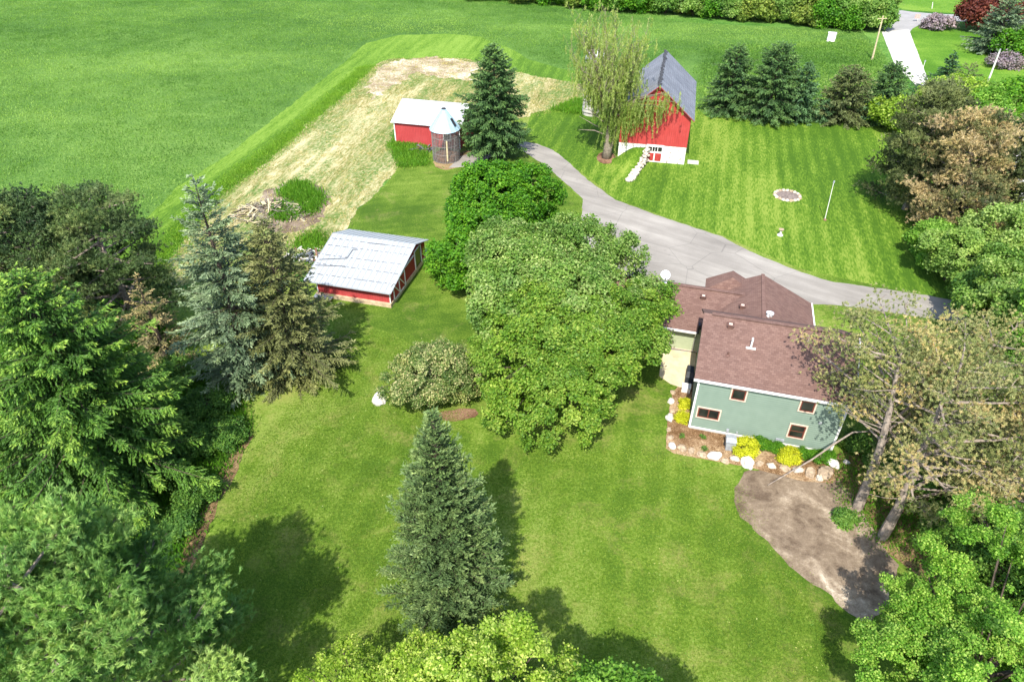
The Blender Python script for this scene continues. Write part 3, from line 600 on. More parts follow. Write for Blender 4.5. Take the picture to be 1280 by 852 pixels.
# small rear cross gable
r_ = MB(); bx, bz = 2.05, 5.12; yb = 16.5
r_.slab([(-.2,yb,3.9),(-.2,14.6,3.9),(bx,15.3,bz),(bx,yb,bz)], .10); r_.slab([(4.2,14.6,4.0),(4.2,yb,4.0),(bx,yb,bz),(bx,15.3,bz)], .10); r_.slab([(-.2,14.6,3.9),(4.2,14.6,4.0),(bx,15.3,bz)], .10)
r_.build('rear_gable_roof', M['shingle'], house)
w = MB(); w.add([(0,yb-.3,2.5),(4.1,yb-.3,2.5),(4.1,yb-.3,3.95),(bx,yb-.3,bz-.12),(0,yb-.3,3.85)], [(0,1,2,3,4)]); w.add([(0,yb-.3,2.5),(0,14.7,2.5),(0,14.7,3.8),(0,yb-.3,3.8)], [(0,1,2,3)]); w.build('garage_wall', M['siding_olive'], house)
# roof fittings
def rz_wing(y): return zr-(yr-y)*s_
def rz_main(y): return RZ-(D_/2-y)*(RZ-zE)/(D_/2-yE)
def box_vent(x, y, z, parent=wroof):
    v = MB(); v.box(x-.2,y-.2,z-.05,x+.2,y+.2,z+.22); v.box(x-.27,y-.27,z+.22,x+.27,y+.27,z+.27); vv = v.build('roof_vent', M['vent'], parent); MB().box(x-.13,y-.13,z+.272,x+.13,y+.13,z+.29).build('vent_cap', M['tan_trim'], vv)
box_vent(-3.6, 12.4, rz_wing(12.4)); box_vent(-.3, 12.45, rz_wing(12.45)); box_vent(1.65, 3.75, rz_main(3.75), mroof); box_vent(3.0, 11.2, gz-sl2*1.6, groof)
v = MB(); v.tube([(1.75,1.75,rz_main(1.75)-.1),(1.75,1.75,rz_main(1.75)+.28)],.07,8); v.lathe([(.2,0),(.08,.08)],10,(1.75,1.75,rz_main(1.75)-.03)); v.build('vent_pipe', M['vent'], mroof)
zz = rz_main(2.5); v = MB(); v.tube([(3.3,2.5,zz-.1),(3.3,2.5,zz+.75)],.07,8); v.box(2.95,2.35,zz-.03,3.65,2.5,zz+.06); v.tube([(3.3,2.5,zz+.75),(3.3,2.65,zz+.82)],.07,8); v.build('vent_pipe', M['trim'], mroof)
zz = 5.0; v = MB(); v.lathe([(.22,0),(.22,.3),(.30,.32),(.30,.42),(.1,.5)],12,(5.15,9.9,zz)); v.lathe([(.14,0),(.14,.5),(.2,.52),(.2,.6)],10,(4.95,9.5,zz+.1)); v.build('vent_pipe', M['dish'], groof)
dish = empty('satellite_dish', HA+Matrix.Rotation(HR,3,'Z')@Vector((-3.9, yr, zr+.06)), HR, 'round pale satellite dish standing on the ridge of the left wing', 'satellite dish')
v = MB(); v.tube([(0,0,0),(0,0,.7)],.035,8); v.box(-.25,-.12,0,.25,.12,.05); v.tube([(0,0,.3),(-.22,-.1,.03)],.02,5); v.tube([(0,0,.3),(.22,-.1,.03)],.02,5); v.build('mast', M['dish'], dish)
v = MB(); prof = [(0.02,0),(.2,.02),(.34,.07),(.44,.14)]; v.lathe(prof+[(.45,.15),(.34,.085),(.2,.035),(.02,.015)], 20); o = v.build('reflector', M['dish'], dish, True); o.location = (0,-.08,.82); o.rotation_euler = (R(58),0,R(12))
v = MB(); v.tube([(0,-.1,.6),(0.08,-.55,.72)],.02,5); v.box(.03,-.62,.68,.13,-.52,.78); v.build('receiver_arm', M['black'], dish)

def local(x, y, z=0): return HA+Matrix.Rotation(HR,3,'Z')@Vector((x, y, z))
# bin, grill, shrubs and boulders round the house
bn = empty('wheeled_bin', at(911,560), HR+.1, 'grey lidded bin standing against the green house wall', 'bin')
v = MB(); v.add([(-.3,-.3,.05),(.3,-.3,.05),(.3,.3,.05),(-.3,.3,.05),(-.38,-.38,.95),(.38,-.38,.95),(.38,.38,.95),(-.38,.38,.95)],[(3,2,1,0),(4,5,6,7),(0,1,5,4),(1,2,6,5),(2,3,7,6),(3,0,4,7)]); v.build('body', M['grey'], bn)
v = MB(); v.slab([(-.41,-.43,.97),(.41,-.43,.97),(.36,.0,1.12),(-.36,.0,1.12)],.05); v.slab([(-.36,0,1.12),(.36,0,1.12),(.41,.42,1.03),(-.41,.42,1.03)],.05); v.bar((-.3,.46,1.0),(.3,.46,1.0),.05,.05); v.build('lid', M['grey'], bn)
for s in (-1,1):
    v = MB(); v.tube([(s*.3,.33,.12),(s*.38,.33,.12)],.12,12); v.build('wheel', M['black'], bn)
gr = empty('covered_grill', at(861,474), HR, 'grill under a black cover on the patio beside the house', 'grill')
v = MB(); prof = [(-.85,-.3,0),(.85,-.3,0),(.85,.3,0),(-.85,.3,0)]
v.add([(-.80,-.34,.06),(.80,-.34,.06),(.80,.34,.06),(-.80,.34,.06),(-.78,-.32,.8),(.78,-.32,.8),(.78,.32,.8),(-.78,.32,.8),(-.45,-.26,1.15),(.45,-.26,1.15),(.45,.28,1.2),(-.45,.28,1.2)],
 [(3,2,1,0),(0,1,5,4),(1,2,6,5),(2,3,7,6),(3,0,4,7),(4,5,9,8),(5,6,10,9),(6,7,11,10),(7,4,8,11),(8,9,10,11)]); v.build('cover', M['black'], gr)
for s in (-.6,.6):
    v = MB(); v.tube([(s,-.3,.06),(s,.3,.06)],.06,8); v.build('wheel', M['black'], gr)
gr.rotation_euler = (0,0,HR+R(90))
ac = empty('planter_box', at(857,488), HR, 'small white box at the corner of the house by the patio', 'box'); MB().box(-.35,-.3,0,.35,.3,.5).build('body', M['trim'], ac); MB().box(-.38,-.33,.502,.38,.33,.56).build('lid', M['trim'], ac)

def shrub(name, label, px, h, r, mat, n=9000, leaf=.09, seed=1, group=None, cat='shrub', clump=.28, tint0=.5):
    return broadleaf(name, label, cat, at(*px), h, r, z0=.02, leaf=leaf, n=n, mat=mat, seed=seed, group=group, clump=clump, rough=.1, tint0=tint0)
shrub('yellow_shrub', 'larger bright yellow shrub beside the grey bin under the house wall', (931,566), 1.3, .82, 'yellow', seed=11)
shrub('yellow_shrub', 'bright yellow shrub under the right lower window of the house', (985,576), 1.05, .68, 'yellow', seed=12)
shrub('yellow_shrub', 'small yellow shrub at the left side of the house nearest the white box', (855,508), .75, .42, 'yellow', 4000, seed=13)
shrub('yellow_shrub', 'small yellow shrub at the left corner of the house nearest the lawn', (853,526), .75, .46, 'yellow', 4000, seed=14)
k = 0
for px, py, r in ((948,556,.5),(956,559,.5),(965,562,.5),(972,563,.42),(1001,570,.45),(1012,573,.45),(1024,575,.6),(1033,573,.5)):
    k += 1; shrub('foundation_shrub', 'low dark green shrub in the row along the foot of the house wall', (px,py), .75, r, 'bright', 3500, .08, 30+k, 'low green shrubs along the house wall', clump=.2)
for i, (px, py) in enumerate(((852,546),(878,547),(880,562))): shrub('perennial', 'tiny green plant in the mulch at the left end of the house bed', (px,py), .35, .2, 'hedge', 500, .06, 50+i, 'tiny plants in the mulch bed', cat='plant', clump=.1)

def rock_mesh(name, seed, sx, sy, sz):
    bm = bmesh.new(); bmesh.ops.create_icosphere(bm, subdivisions=3, radius=1)
    for v in bm.verts:
        n_ = noise.noise(v.co*1.3+Vector((seed*7.1,seed,0)))*.35+noise.noise(v.co*3+Vector((0,seed*3,0)))*.13; v.co *= 1+n_; v.co = Vector((v.co.x*sx, v.co.y*sy, max(v.co.z, -.35)*sz+.3*sz))
    me = bpy.data.meshes.new(name); bm.to_mesh(me); bm.free(); return me
rocks = [(841,491,.3,'tan',''),(839,502,.4,'white',''),(840,514,.3,'tan',''),(837,523,.52,'white',''),(836,537,.3,'tan',''),(837,548,.35,'tan',''),(840,558,.45,'white',''),(852,561,.5,'tan',''),(864,564,.4,'tan',''),
 (877,569,.45,'tan',''),(893,571,.62,'white',''),(906,577,.42,'tan',''),(918,574,.45,'stone',''),(934,579,.72,'white','largest white boulder in the garden edging in front of the yellow shrub'),(949,580,.4,'tan',''),(964,583,.4,'stone',''),(981,586,.5,'tan',''),
 (997,588,.45,'stone',''),(1012,592,.6,'tan',''),(1031,592,.85,'tan','largest tan boulder at the right end of the garden edging'),(1040,580,.62,'white','white boulder leaning at the right corner of the house'),(1024,598,.4,'stone',''),(1058,578,.3,'white','')]
for i, (px, py, r, kd, lb) in enumerate(rocks):
    rn = random.Random(i); r *= .72; o = link('boulder', rock_mesh('boulder', i, r*1.15, r*.85, r*.75), {'white': M['white_stone'], 'tan': M['tan_stone'], 'stone': M['stone']}[kd]); o.location = at(px, py); o.rotation_euler = (0,0,rn.uniform(0,6))
    tag(o, lb or {'white': 'rounded white boulder in the edging of the house bed', 'tan': 'tan boulder in the edging of the house bed', 'stone': 'grey-brown stone in the edging of the house bed'}[kd], 'boulder', 'boulders edging the house bed')
o = link('boulder', rock_mesh('boulder', 77, .62, .5, .62), M['white_stone']); o.location = at(474,502); tag(o, 'single round white boulder on the lawn by the cream-flowered shrub', 'boulder')
for i, (px, py, r) in enumerate(((1147,566,.3),(1141,570,.22),(853,474,.0))):
    if r: o = link('stone', rock_mesh('stone', 90+i, r, r, r*.7), M['stone']); o.location = at(px, py); tag(o, 'small loose stone lying in the litter under the pines', 'stone', 'loose stones under the pines')

# ------------------------------------------------------------------ small red shed with old metal roof
SA = at(399,369); SB = at(489,383); sr = math.atan2((SB-SA).y, (SB-SA).x); sw = (SB-SA).length
shed = empty('red_shed', SA, sr, 'low red shed with weathered pale metal roof and white-framed side door', 'shed')
sd_, ev, rg_, ry_, be = 9.6, 2.0, 3.55, 6.4, 2.25
MB().box(-.15,-.25,0,sw+.12,sd_+.1,.42).build('foundation', plain('shed_base', (.50,.38,.25), .9, .1, .35, 2), shed)
w = MB(); w.add([(0,0,.42),(sw,0,.42),(sw,0,ev),(0,0,ev)], [(0,1,2,3)]); w.build('wall', M['shed_red'], shed); w = MB(); w.add([(0,sd_,.42),(sw,sd_,.42),(sw,sd_,be),(0,sd_,be)], [(3,2,1,0)]); w.build('wall', M['shed_red'], shed)
for x in (0, sw):
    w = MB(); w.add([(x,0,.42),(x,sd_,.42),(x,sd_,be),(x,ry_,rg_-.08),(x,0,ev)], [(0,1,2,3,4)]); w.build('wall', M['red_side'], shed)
r_ = MB(); ox = .32; fl = -.55; sf = (rg_-ev)/ry_
def seg(x0, x1, n, ya, za, yb_, zb_):   # ribbed metal sheet
    for i in range(n):
        a = x0+(x1-x0)*i/n; b_ = x0+(x1-x0)*(i+1)/n; r_.slab([(a,ya,za),(b_-.01,ya,za),(b_-.01,yb_,zb_),(a,yb_,zb_)], .04)
        r_.bar((a,ya,za+.02),(a,yb_,zb_+.02),.035,.05)
seg(-1.05, sw+ox, 16, fl, ev+fl*sf+.06, ry_, rg_+.04); seg(-1.05, sw+ox, 16, ry_, rg_+.038, sd_+.4, be-.05)
nf = len(r_.f); v = r_
def zrf(y): return ev+.06+(rg_-.02-ev)*(y)/ry_+.03
for y in (.5, 1.9, 3.2, 4.6, 5.6):
    rn = random.Random(int(y*10)); x = -.8
    while x < sw:
        l = rn.uniform(.15, .6); v.bar((x, y+rn.uniform(-.03,.03)+x*.02, zrf(y)+.03), (x+l, y+x*.02, zrf(y)+.03), .06, .02); x += l+rn.uniform(.1, .4)
for a, b_ in (((-.8,2.4),(2.0,3.1)),((2.0,3.1),(2.1,4.4)),((2.1,4.4),(2.6,4.5)),((3.3,5.6),(5.2,5.7)),((-.8,1.6),(2.3,2.0))): v.bar((a[0],a[1],zrf(a[1])+.035),(b_[0],b_[1],zrf(b_[1])+.035),.09,.02)
rf = r_.build('roof', M['old_metal'], shed); rf.data.materials.append(M['seam'])
for p in rf.data.polygons[nf:]: p.material_index = 1
for x in (0, sw): MB().box(x-.05,-.05,.42,x+.05,.05,ev).build('corner_trim', M['trim'], shed)
g = MB(); g.box(-1.05,fl-.06,ev+fl*sf-.06,sw+ox,fl-.002,ev+fl*sf+.04); g.bar((sw+ox+.02,fl,ev+fl*sf),(sw+ox+.02,ry_,rg_-.02),.05,.14,(1,0,0)); g.bar((sw+ox+.02,ry_,rg_-.02),(sw+ox+.02,sd_+.4,be-.1),.05,.14,(1,0,0)); g.build('roof_edge', M['old_metal'], rf)
X = sw+.05; dr = MB(); dr.box(sw+.01,.7,.3,X,3.7,2.1); dr.build('door', M['door_red'], shed)
dp = [c for c in kids(shed) if c.name.startswith('door')][0]; t = MB()
for a, b_ in (((.75,.35),(.75,2.1)),((3.65,.35),(3.65,2.1)),((2.2,.35),(2.2,2.1)),((.75,.35),(3.65,.35)),((.75,2.05),(3.65,2.05)),((.75,2.05),(2.2,.35)),((2.2,2.05),(3.65,.35))): t.bar((X+.03,a[0],a[1]),(X+.03,b_[0],b_[1]),.06,.14,(1,0,0))
t.build('door_frame', M['trim'], dp); MB().bar((X+.06,.2,2.28),(X+.06,6.3,2.28),.09,.14,(1,0,0)).build('door_rail', M['trim'], shed)
dr = MB(); dr.box(sw+.01,6.6,.3,X,8.3,2.5); d2 = dr.build('door', M['glass'], shed); t = MB()
for a, b_ in (((6.6,.3),(6.6,2.5)),((8.3,.3),(8.3,2.5)),((6.6,2.5),(8.3,2.5))): t.bar((X+.02,a[0],a[1]),(X+.02,b_[0],b_[1]),.06,.12,(1,0,0))
t.build('door_frame', M['trim'], d2)
ms = empty('metal_sheet', at(405,372), sr, 'pale blue metal sheet lying by the left corner of the red shed', 'metal sheet')
v = MB()
for i in range(8): v.box(-.9+i*.25,-.55,.25,-.9+(i+1)*.25-.03,.55,.30+(.03 if i%2 else 0))
v.build('panel', M['old_metal'], ms); MB().box(-.85,-.5,0,-.65,.5,.249).build('support', M['rust'], ms); MB().box(.75,-.5,0,.95,.5,.249).build('support', M['rust'], ms)
sb = empty('stone_slab', at(530,319), sr, 'grey slab at the far corner of the red shed beyond its side doors', 'slab'); v = MB(); v.box(-.5,-1.6,0,.6,1.4,.12); v.box(.62,-1.6,0,.75,1.4,.2); v.build('slab', M['seam'], sb)
def junk_pile(name, label, cat, px, seed, n, r, mats, hgt=.8, cover=None):
    rn = random.Random(seed); o = empty(name, at(*px), 0, label, cat)
    bs = {m: MB() for m in mats}
    for i in range(n):
        m = rn.choice(mats); a = rn.uniform(0, 6.28); d = r*math.sqrt(rn.random()); c = Vector((math.cos(a)*d, math.sin(a)*d*.8, hgt*rn.random()*(1-d/r)+.08)); b_ = rn.uniform(0, 6.28); l = rn.uniform(.5, 1.9)
        q = Vector((math.cos(b_)*l/2, math.sin(b_)*l/2, rn.uniform(-.15,.3)))
        if m in ('bark','pale_bark'): bs[m].tube([c-q, c+Vector((rn.uniform(-.1,.1),0,.05)), c+q], rn.uniform(.02,.06), 5)
        else: bs[m].bar(c-q, c+q, rn.uniform(.08,.25), rn.uniform(.03,.1))
    for m in mats: bs[m].build({'bark':'branch','pale_bark':'dry_branch','trim':'white_board','rust':'rusty_scrap','seam':'grey_board','pole':'plank','black':'tyre_scrap'}[m], M[m], o)
    return o
junk_pile('scrap_pile', 'pile of rusty scrap and boards beside the red metal-roofed shed', 'scrap pile', (383,322), 5, 90, 2.4, ['rust','trim','seam','pale_bark'])
junk_pile('brush_pile', 'pale tangle of cut branches and boards on the dry clearing', 'brush pile', (340,266), 6, 240, 4.6, ['pale_bark','bark','pole','pale_bark'], 1.1)
junk_pile('wood_pile', 'dark low pile of planks by the distant red shed wall', 'wood pile', (526,188), 7, 50, 1.5, ['seam','black','rust'], .8)

# ------------------------------------------------------------------ distant red shed, corn crib, silo
FA = at(495,179); fr = R(-14.2); far = empty('machine_shed', FA, fr, 'red steel shed with plain white roof behind the corn crib', 'shed')
fw, fd, fe, fz = 10.0, 9.6, 3.3, 5.1
w = MB(); w.add([(0,0,0),(fw,0,0),(fw,0,fe),(0,0,fe)], [(0,1,2,3)]); w.build('wall', M['shed_red'], far); w = MB(); w.add([(0,fd,0),(fw,fd,0),(fw,fd,fe),(0,fd,fe)], [(3,2,1,0)]); w.build('wall', M['shed_red'], far)
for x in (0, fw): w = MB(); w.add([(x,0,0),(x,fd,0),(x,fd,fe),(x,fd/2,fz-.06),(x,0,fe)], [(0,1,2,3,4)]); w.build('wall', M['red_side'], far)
r_ = MB(); n = 20
for i in range(n):
    a = -.3+(fw+.6)*i/n; b_ = -.3+(fw+.6)*(i+1)/n
    for (ya, za) in ((-.35, fe-.08), (fd+.35, fe-.08)): 
        pts = [(a,ya,za),(b_-.012,ya,za),(b_-.012,fd/2,fz),(a,fd/2,fz)]; r_.slab(pts if ya < 0 else pts[::-1], .05); r_.bar((a,ya,za+.02),(a,fd/2,fz+.02),.04,.05)
r_.build('roof', M['white_metal'], far)
MB().box(-.06,-.06,0,.10,.06,fe).build('corner_trim', M['trim'], far); MB().box(fw-.1,-.06,0,fw+.06,.06,fe).build('corner_trim', M['trim'], far); MB().bar((-.32,-.35,fe-.12),(-.32,fd/2,fz-.05),.05,.15,(1,0,0)).build('rake_trim', M['trim'], far)
window(far, 7.6, 1.2, 8.6, 2.1, trim='trim')

CC = at(557,205)+Vector((0,1.9,0)); crib = empty('corn_crib', CC, 0, 'round wire corn crib with pale blue conical metal roof', 'corn crib')
cr, chh = 1.9, 4.4; wi = MB()
for i in range(48):
    a = i*2*math.pi/48; wi.tube([(cr*math.cos(a),cr*math.sin(a),0),(cr*math.cos(a),cr*math.sin(a),chh)], .022 if i % 6 else .05, 4, False)
for j in range(24):
    z = .1+j*(chh-.15)/23; wi.tube([(cr*math.cos(a),cr*math.sin(a),z) for a in [k*2*math.pi/32 for k in range(33)]], .02 if j % 6 else .045, 4, False)
wi.build('wire_mesh', M['steel'], crib)
cf = MB(); cf.lathe([(1.75,0),(1.78,.5),(1.6,.75),(1.0,.95),(.1,1.0)], 20); cf.build('cob_fill', M['rust'], crib)
r_ = MB(); ns = 18
for i in range(ns):
    a0, a1 = i*2*math.pi/ns, (i+1)*2*math.pi/ns; c = lambda r, a, z: (r*math.cos(a), r*math.sin(a), z)
    r_.slab([c(2.12,a0,chh-.05), c(2.12,a1,chh-.05), c(.28,a1,7.0), c(.28,a0,7.0)], .04); r_.bar(c(2.14,a0,chh-.03), c(.28,a0,7.03), .06, .06)
cro = r_.build('roof', M['crib_metal'], crib); MB().lathe([(.30,6.98),(.32,7.15),(.1,7.2)], 12).build('roof_cap', M['black'], cro)
h_ = MB(); aa = -.5; c1 = Vector((1.75*math.cos(aa),1.75*math.sin(aa),chh+.55)); c2 = Vector((1.1*math.cos(aa),1.1*math.sin(aa),chh+1.5)); h_.bar(c1+Vector((.03,0,.05)), c2+Vector((.03,0,.05)), .42, .08); h_.build('roof_hatch', M['black'], cro)
MB().lathe([(cr+.03,chh-.1),(cr+.05,chh-.02)], 32).build('top_hoop', M['old_metal'], crib); MB().box(.22,-cr-.12,.4,.42,-cr-.03,chh-1.1).build('plank', M['pole'], crib)

sp = (741,146); sh = rise(sp, (745,66)); SI = at(*sp)+Vector((0,1.6,0)); silo = empty('silo', SI, 0, 'pale concrete silo half hidden behind the willow', 'silo')
MB().lathe([(1.6,0),(1.6,sh*.86)]+[(1.62,sh*.86)], 28).build('wall', M['silo'], silo)
MB().lathe([(1.68,sh*.861),(1.6,sh*.90),(1.25,sh*.96),(.7,sh*.99),(.1,sh)], 28).build('dome', M['white_metal'], silo, True)
h_ = MB()
for j in range(14): h_.lathe([(1.63,.4+j*sh*.06),(1.63,.46+j*sh*.06)], 28)
h_.build('hoop', M['seam'], silo)

# ------------------------------------------------------------------ the barn
BR = R(-13); BO = at(855,206); u_ = Vector((math.cos(BR), math.sin(BR), 0)); BW, BD, B0, BE, BZ = 9.3, 17.0, 2.5, 6.7, 10.6
BA = BO-u_*BW; barn = empty('barn', BA, BR, 'tall red barn with dark shingle gable roof and whitewashed stone base', 'barn')
MB().box(.03,.03,-.1,BW-.03,BD-.03,B0).build('stone_base', M['rubble'], barn)
w = MB(); w.add([(0,0,B0-.05),(BW,0,B0-.05),(BW,0,BE),(BW/2,0,BZ-.1),(0,0,BE)], [(0,1,2,3,4)]); w.build('wall', M['red'], barn)
w = MB(); w.add([(0,BD,B0),(BW,BD,B0),(BW,BD,BE),(BW/2,BD,BZ-.1),(0,BD,BE)], [(4,3,2,1,0)]); w.build('wall', M['red'], barn)
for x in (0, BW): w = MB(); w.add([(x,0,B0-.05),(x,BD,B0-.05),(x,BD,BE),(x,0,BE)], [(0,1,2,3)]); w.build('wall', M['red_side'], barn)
bs = (BZ-BE)/(BW/2); o_ = .45; r_ = MB()
r_.slab([(-o_,BD+.4,BE-bs*o_),(-o_,-.4,BE-bs*o_),(BW/2,-.4,BZ),(BW/2,BD+.4,BZ)], .16); r_.slab([(BW+o_,-.4,BE-bs*o_),(BW+o_,BD+.4,BE-bs*o_),(BW/2,BD+.4,BZ),(BW/2,-.4,BZ)], .16)
br = r_.build('roof', M['slate'], barn); g = MB(); rn = random.Random(4); y = -.3
while y < BD+.2:
    l = rn.uniform(.3,.8); s = rn.choice((-1,-1,1)); g.bar((BW/2+s*rn.uniform(0,.22), y, BZ+.02+rn.uniform(-.05,.05)), (BW/2-rn.uniform(0,.25), y+l, BZ+.03), .32, .07); y += l*.85
g.build('ridge_cap', M['dark_seam'], br)
t = MB(); t.bar((-o_,-.43,BE-bs*o_-.09),(BW/2,-.43,BZ-.09),.05,.2,(0,1,0)); t.bar((BW+o_,-.43,BE-bs*o_-.09),(BW/2,-.43,BZ-.09),.05,.2,(0,1,0)); t.build('rake_board', M['door_red'], br)
# barn basement door with windows above
d_ = MB(); d_.box(3.9,-.10,.05,6.25,.029,2.5); bd = d_.build('door', M['trim'], barn)
for a, b_ in ((4.12,4.98),(5.16,6.02)): MB().box(a,-.13,.25,b_,-.102,1.35).build('door_panel', M['door_red'], bd)
for a, b_ in ((4.12,4.66),(4.74,5.02),(5.10,5.4),(5.48,6.02)): MB().box(a,-.125,1.62,b_,-.102,2.22).build('pane', M['glass'], bd)
_e = Matrix.Rotation(-BR,3,'Z')@(at(784,226)-BA)
def bank_edge(y): return 3.8+(_e.x-3.8)*min(1, y/_e.y)
hp = empty('stone_retaining_wall', at(795,210), 0, 'low wall of piled pale field stones running out from the barn door', 'retaining wall')
a_, b_ = at(805,200), at(785,224); rn = random.Random(3); v = MB(); bm = bmesh.new()
for i in range(150):
    yy = -.2-7.3*rn.random(); fy = (yy+7.5)/7.0; p = BA+Matrix.Rotation(BR,3,'Z')@Vector((bank_edge(yy)+rn.uniform(-.1,.6), yy, 0)); p.z = rn.random()*2.0*max(.12, min(1,fy))**1.6+.12; s = rn.uniform(.17,.33); mtx = Matrix.Translation(p-hp.location)@Matrix.Rotation(rn.uniform(0,3),4,'Z')@Matrix.Diagonal((s*1.3,s,s*.75,1)); bmesh.ops.create_icosphere(bm, subdivisions=1, radius=1, matrix=mtx)
me = bpy.data.meshes.new('stones'); bm.to_mesh(me); bm.free(); link('stones', me, M['stone'], hp)
bk = MB(); nx, ny = 40, 36
for j in range(ny+1):
    for i in range(nx+1):
        y = -7.5+7.5*j/ny; xr_ = bank_edge(y); x = -7+(xr_+7)*i/nx
        fx = min(1, max(0, (x+1.0)/3.6)); fy = min(1, max(0, (y+7.5)/7.0)); hgt_ = 2.0*(fx*fx*(3-2*fx))*(fy**1.6)+.06*noise.noise(Vector((x*.6,y*.6,0)))*fx*fy-.03
        bk.v.append((x, y+.02, hgt_))
for j in range(ny):
    for i in range(nx): a = j*(nx+1)+i; bk.f.append((a,a+1,a+nx+2,a+nx+1))
bo = bk.build('grass_bank', M['side_lawn'], None, True); bo.location = BA; bo.rotation_euler = (0,0,BR); bo['kind'] = 'structure'
cs = empty('concrete_pad', at(863,203), BR, 'small pale concrete pad at the right corner of the barn', 'slab'); MB().box(-.4,-.6,0,1.1,.5,.15).build('slab', M['concrete'], cs)

# ------------------------------------------------------------------ yard objects
fp = empty('fire_ring', at(984,245), 0, 'round stone fire ring on the striped lawn', 'fire pit')
for i in range(20):
    a = i*2*math.pi/20; o = link('stone', rock_mesh('stone', 200+i, .26, .20, .2), M['stone'] if i % 3 else M['tan_stone'], fp); o.location = (1.55*math.cos(a), 1.55*math.sin(a), 0); o.rotation_euler = (0,0,a+1.57)
v = MB(); v.lathe([(1.45,.0),(1.42,.06),(.8,.09),(.05,.1)], 24); v.build('ash_bed', plain('ash', (.20,.16,.14), .95, .1, .4, 4, bump=.8), fp)
def mast(name, label, cat, b, t, r, mat, extra=None):
    o = empty(name, at(*b), 0, label, cat); h = rise(b, t); T = at(*t, h)-at(*b); T.z = h; MB().tube([(0,0,-.2),(T.x*.5,T.y*.5,h*.5),(T.x,T.y,h)], [r*1.2, r, r*.8], 8).build('pole', M[mat], o); return o, h, T
o, h, T = mast('thin_pole', 'thin pale pole standing on the striped lawn by the fire ring', 'pole', (1031,275), (1042,229), .045, 'pole_white'); MB().lathe([(.22,0),(.2,.08),(.05,.2)],10).build('base', M['rust'], o); MB().box(T.x-.08,T.y-.05,h,T.x+.08,T.y+.05,h+.3).build('cap', M['grey'], o)
o, h, T = mast('utility_pole', 'tan wooden utility pole beside the concrete drive', 'utility pole', (1090,75), (1104,20), .16, 'pole'); MB().bar((T.x-.9,T.y,h-.5),(T.x+.9,T.y,h-.5),.1,.12).build('crossarm', M['pole'], o)
o, h, T = mast('utility_pole', 'white utility pole on the far lawn near the right edge', 'utility pole', (1235,102), (1250,63), .14, 'pole_white'); MB().lathe([(.16,0),(.12,.2),(.03,.25)],8,(T.x,T.y,h)).build('cap', M['grey'], o)
o, h, T = mast('marker_post', 'thin grey post at the edge of the concrete drive', 'post', (1150,98), (1156,78), .06, 'pole_white'); MB().box(T.x-.12,T.y-.04,h,T.x+.12,T.y+.04,h+.35).build('plate', M['grey'], o)
o, h, T = mast('roadside_sign', 'small pink and white roadside sign by the junction', 'sign', (1147,27), (1148,18), .05, 'pole_white'); MB().box(T.x-.6,T.y-.05,h-.9,T.x+.6,T.y-.02,h).build('sign_face', plain('faded_sign', (.70,.36,.30), .6), o)
ub = empty('utility_cabinet', at(1038,52), R(-20), 'white utility cabinet standing in the meadow below the hedgerow', 'cabinet'); MB().box(-.8,-.6,.08,.8,.6,1.7).build('body', M['trim'], ub); MB().box(-.86,-.66,1.702,.86,.66,1.8).build('lid', M['trim'], ub); MB().box(.1,-.64,.3,.7,-.602,1.5).build('door', M['dish'], ub)
ls = empty('lawn_ornament', at(975,294), R(10), 'small white ornament on the striped lawn near the driveway', 'lawn ornament'); MB().lathe([(.34,0),(.30,.1),(.12,.16),(.1,.5),(.16,.6)],12).build('base', M['trim'], ls); MB().lathe([(.08,.6),(.3,.75),(.28,.8),(.05,.74)],12).build('bowl', M['tan_stone'], ls)
for (b, t, lb) in (((1114,21),(1116,12),'leftmost thin post by the far road'),):
    mast('marker_post', 'short white post beside the far road junction', 'post', (1165,11), (1166,3), .1, 'pole_white'); break

# ------------------------------------------------------------------ trees
def br_(px, py, wpx, z=5):
    """real radius of a crown wpx wide in the photo, centred about height z above ground pixel"""
    g = at(px, py); d = g.y*math.cos(PITCH)+(CAM_H-z)*math.sin(PITCH); return wpx/2*d/FPX
def hh(b, t): return rise(b, t)

# left group
spruce('norway_spruce', 'huge bright-tipped dark green spruce filling the left edge', at(150,600), 17.5, 7.0, 'norway', 1, step=.50, nb=12, needle=.24, tw=.15, dens=17, droop=.42, tip=.6, jit=.18, hang=.5, thick=.34, irr=.14, tint0=.34, power=.66, zj=.8, twl=.40)
spruce('norway_spruce', 'dark green spruce cut by the left frame beside the huge one', at(-10,600), 15.5, 5.8, 'norway', 2, step=.5, nb=12, needle=.25, droop=.42, tip=.6, irr=.14, hang=.5, thick=.34, twl=.4, power=.66)
spruce('blue_spruce', 'tall ragged silvery blue spruce at the edge of the left lawn', at(318,478), hh((318,478),(243,224)), br_(318,478,116,3), 'blue', 3, step=.60, nb=10, needle=.22, dens=17, thick=.34, droop=.30, tip=.35, gap=.03, irr=.22, jit=.20, tint0=.46, power=.56, twl=.42, hang=.15)
spruce('olive_spruce', 'yellowish olive spruce just right of the tall blue spruce', at(374,468), hh((374,468),(324,276)), br_(374,468,128,3), 'olive', 4, step=.5, nb=12, needle=.21, dens=17, thick=.34, droop=.22, tip=.25, irr=.2, jit=.18, tint0=.45, power=.62, gap=.05)
spruce('blue_spruce', 'small pale blue spruce tip between the dark pines at the left', at(115,420), hh((115,420),(63,305)), 2.2, 'blue', 6, step=.6, nb=7, needle=.22, tint0=.4)
pine('dark_pine', 'dark pine right of the two behind the huge spruce', at(178,425), hh((178,425),(95,250)), 5.6, 'darkpine', 7, z0=.2, nb=60, nsub=11, ntuft=18, nn=16, browns=.40, needle=.34, pad=.42, nw=.11, round_=.6)
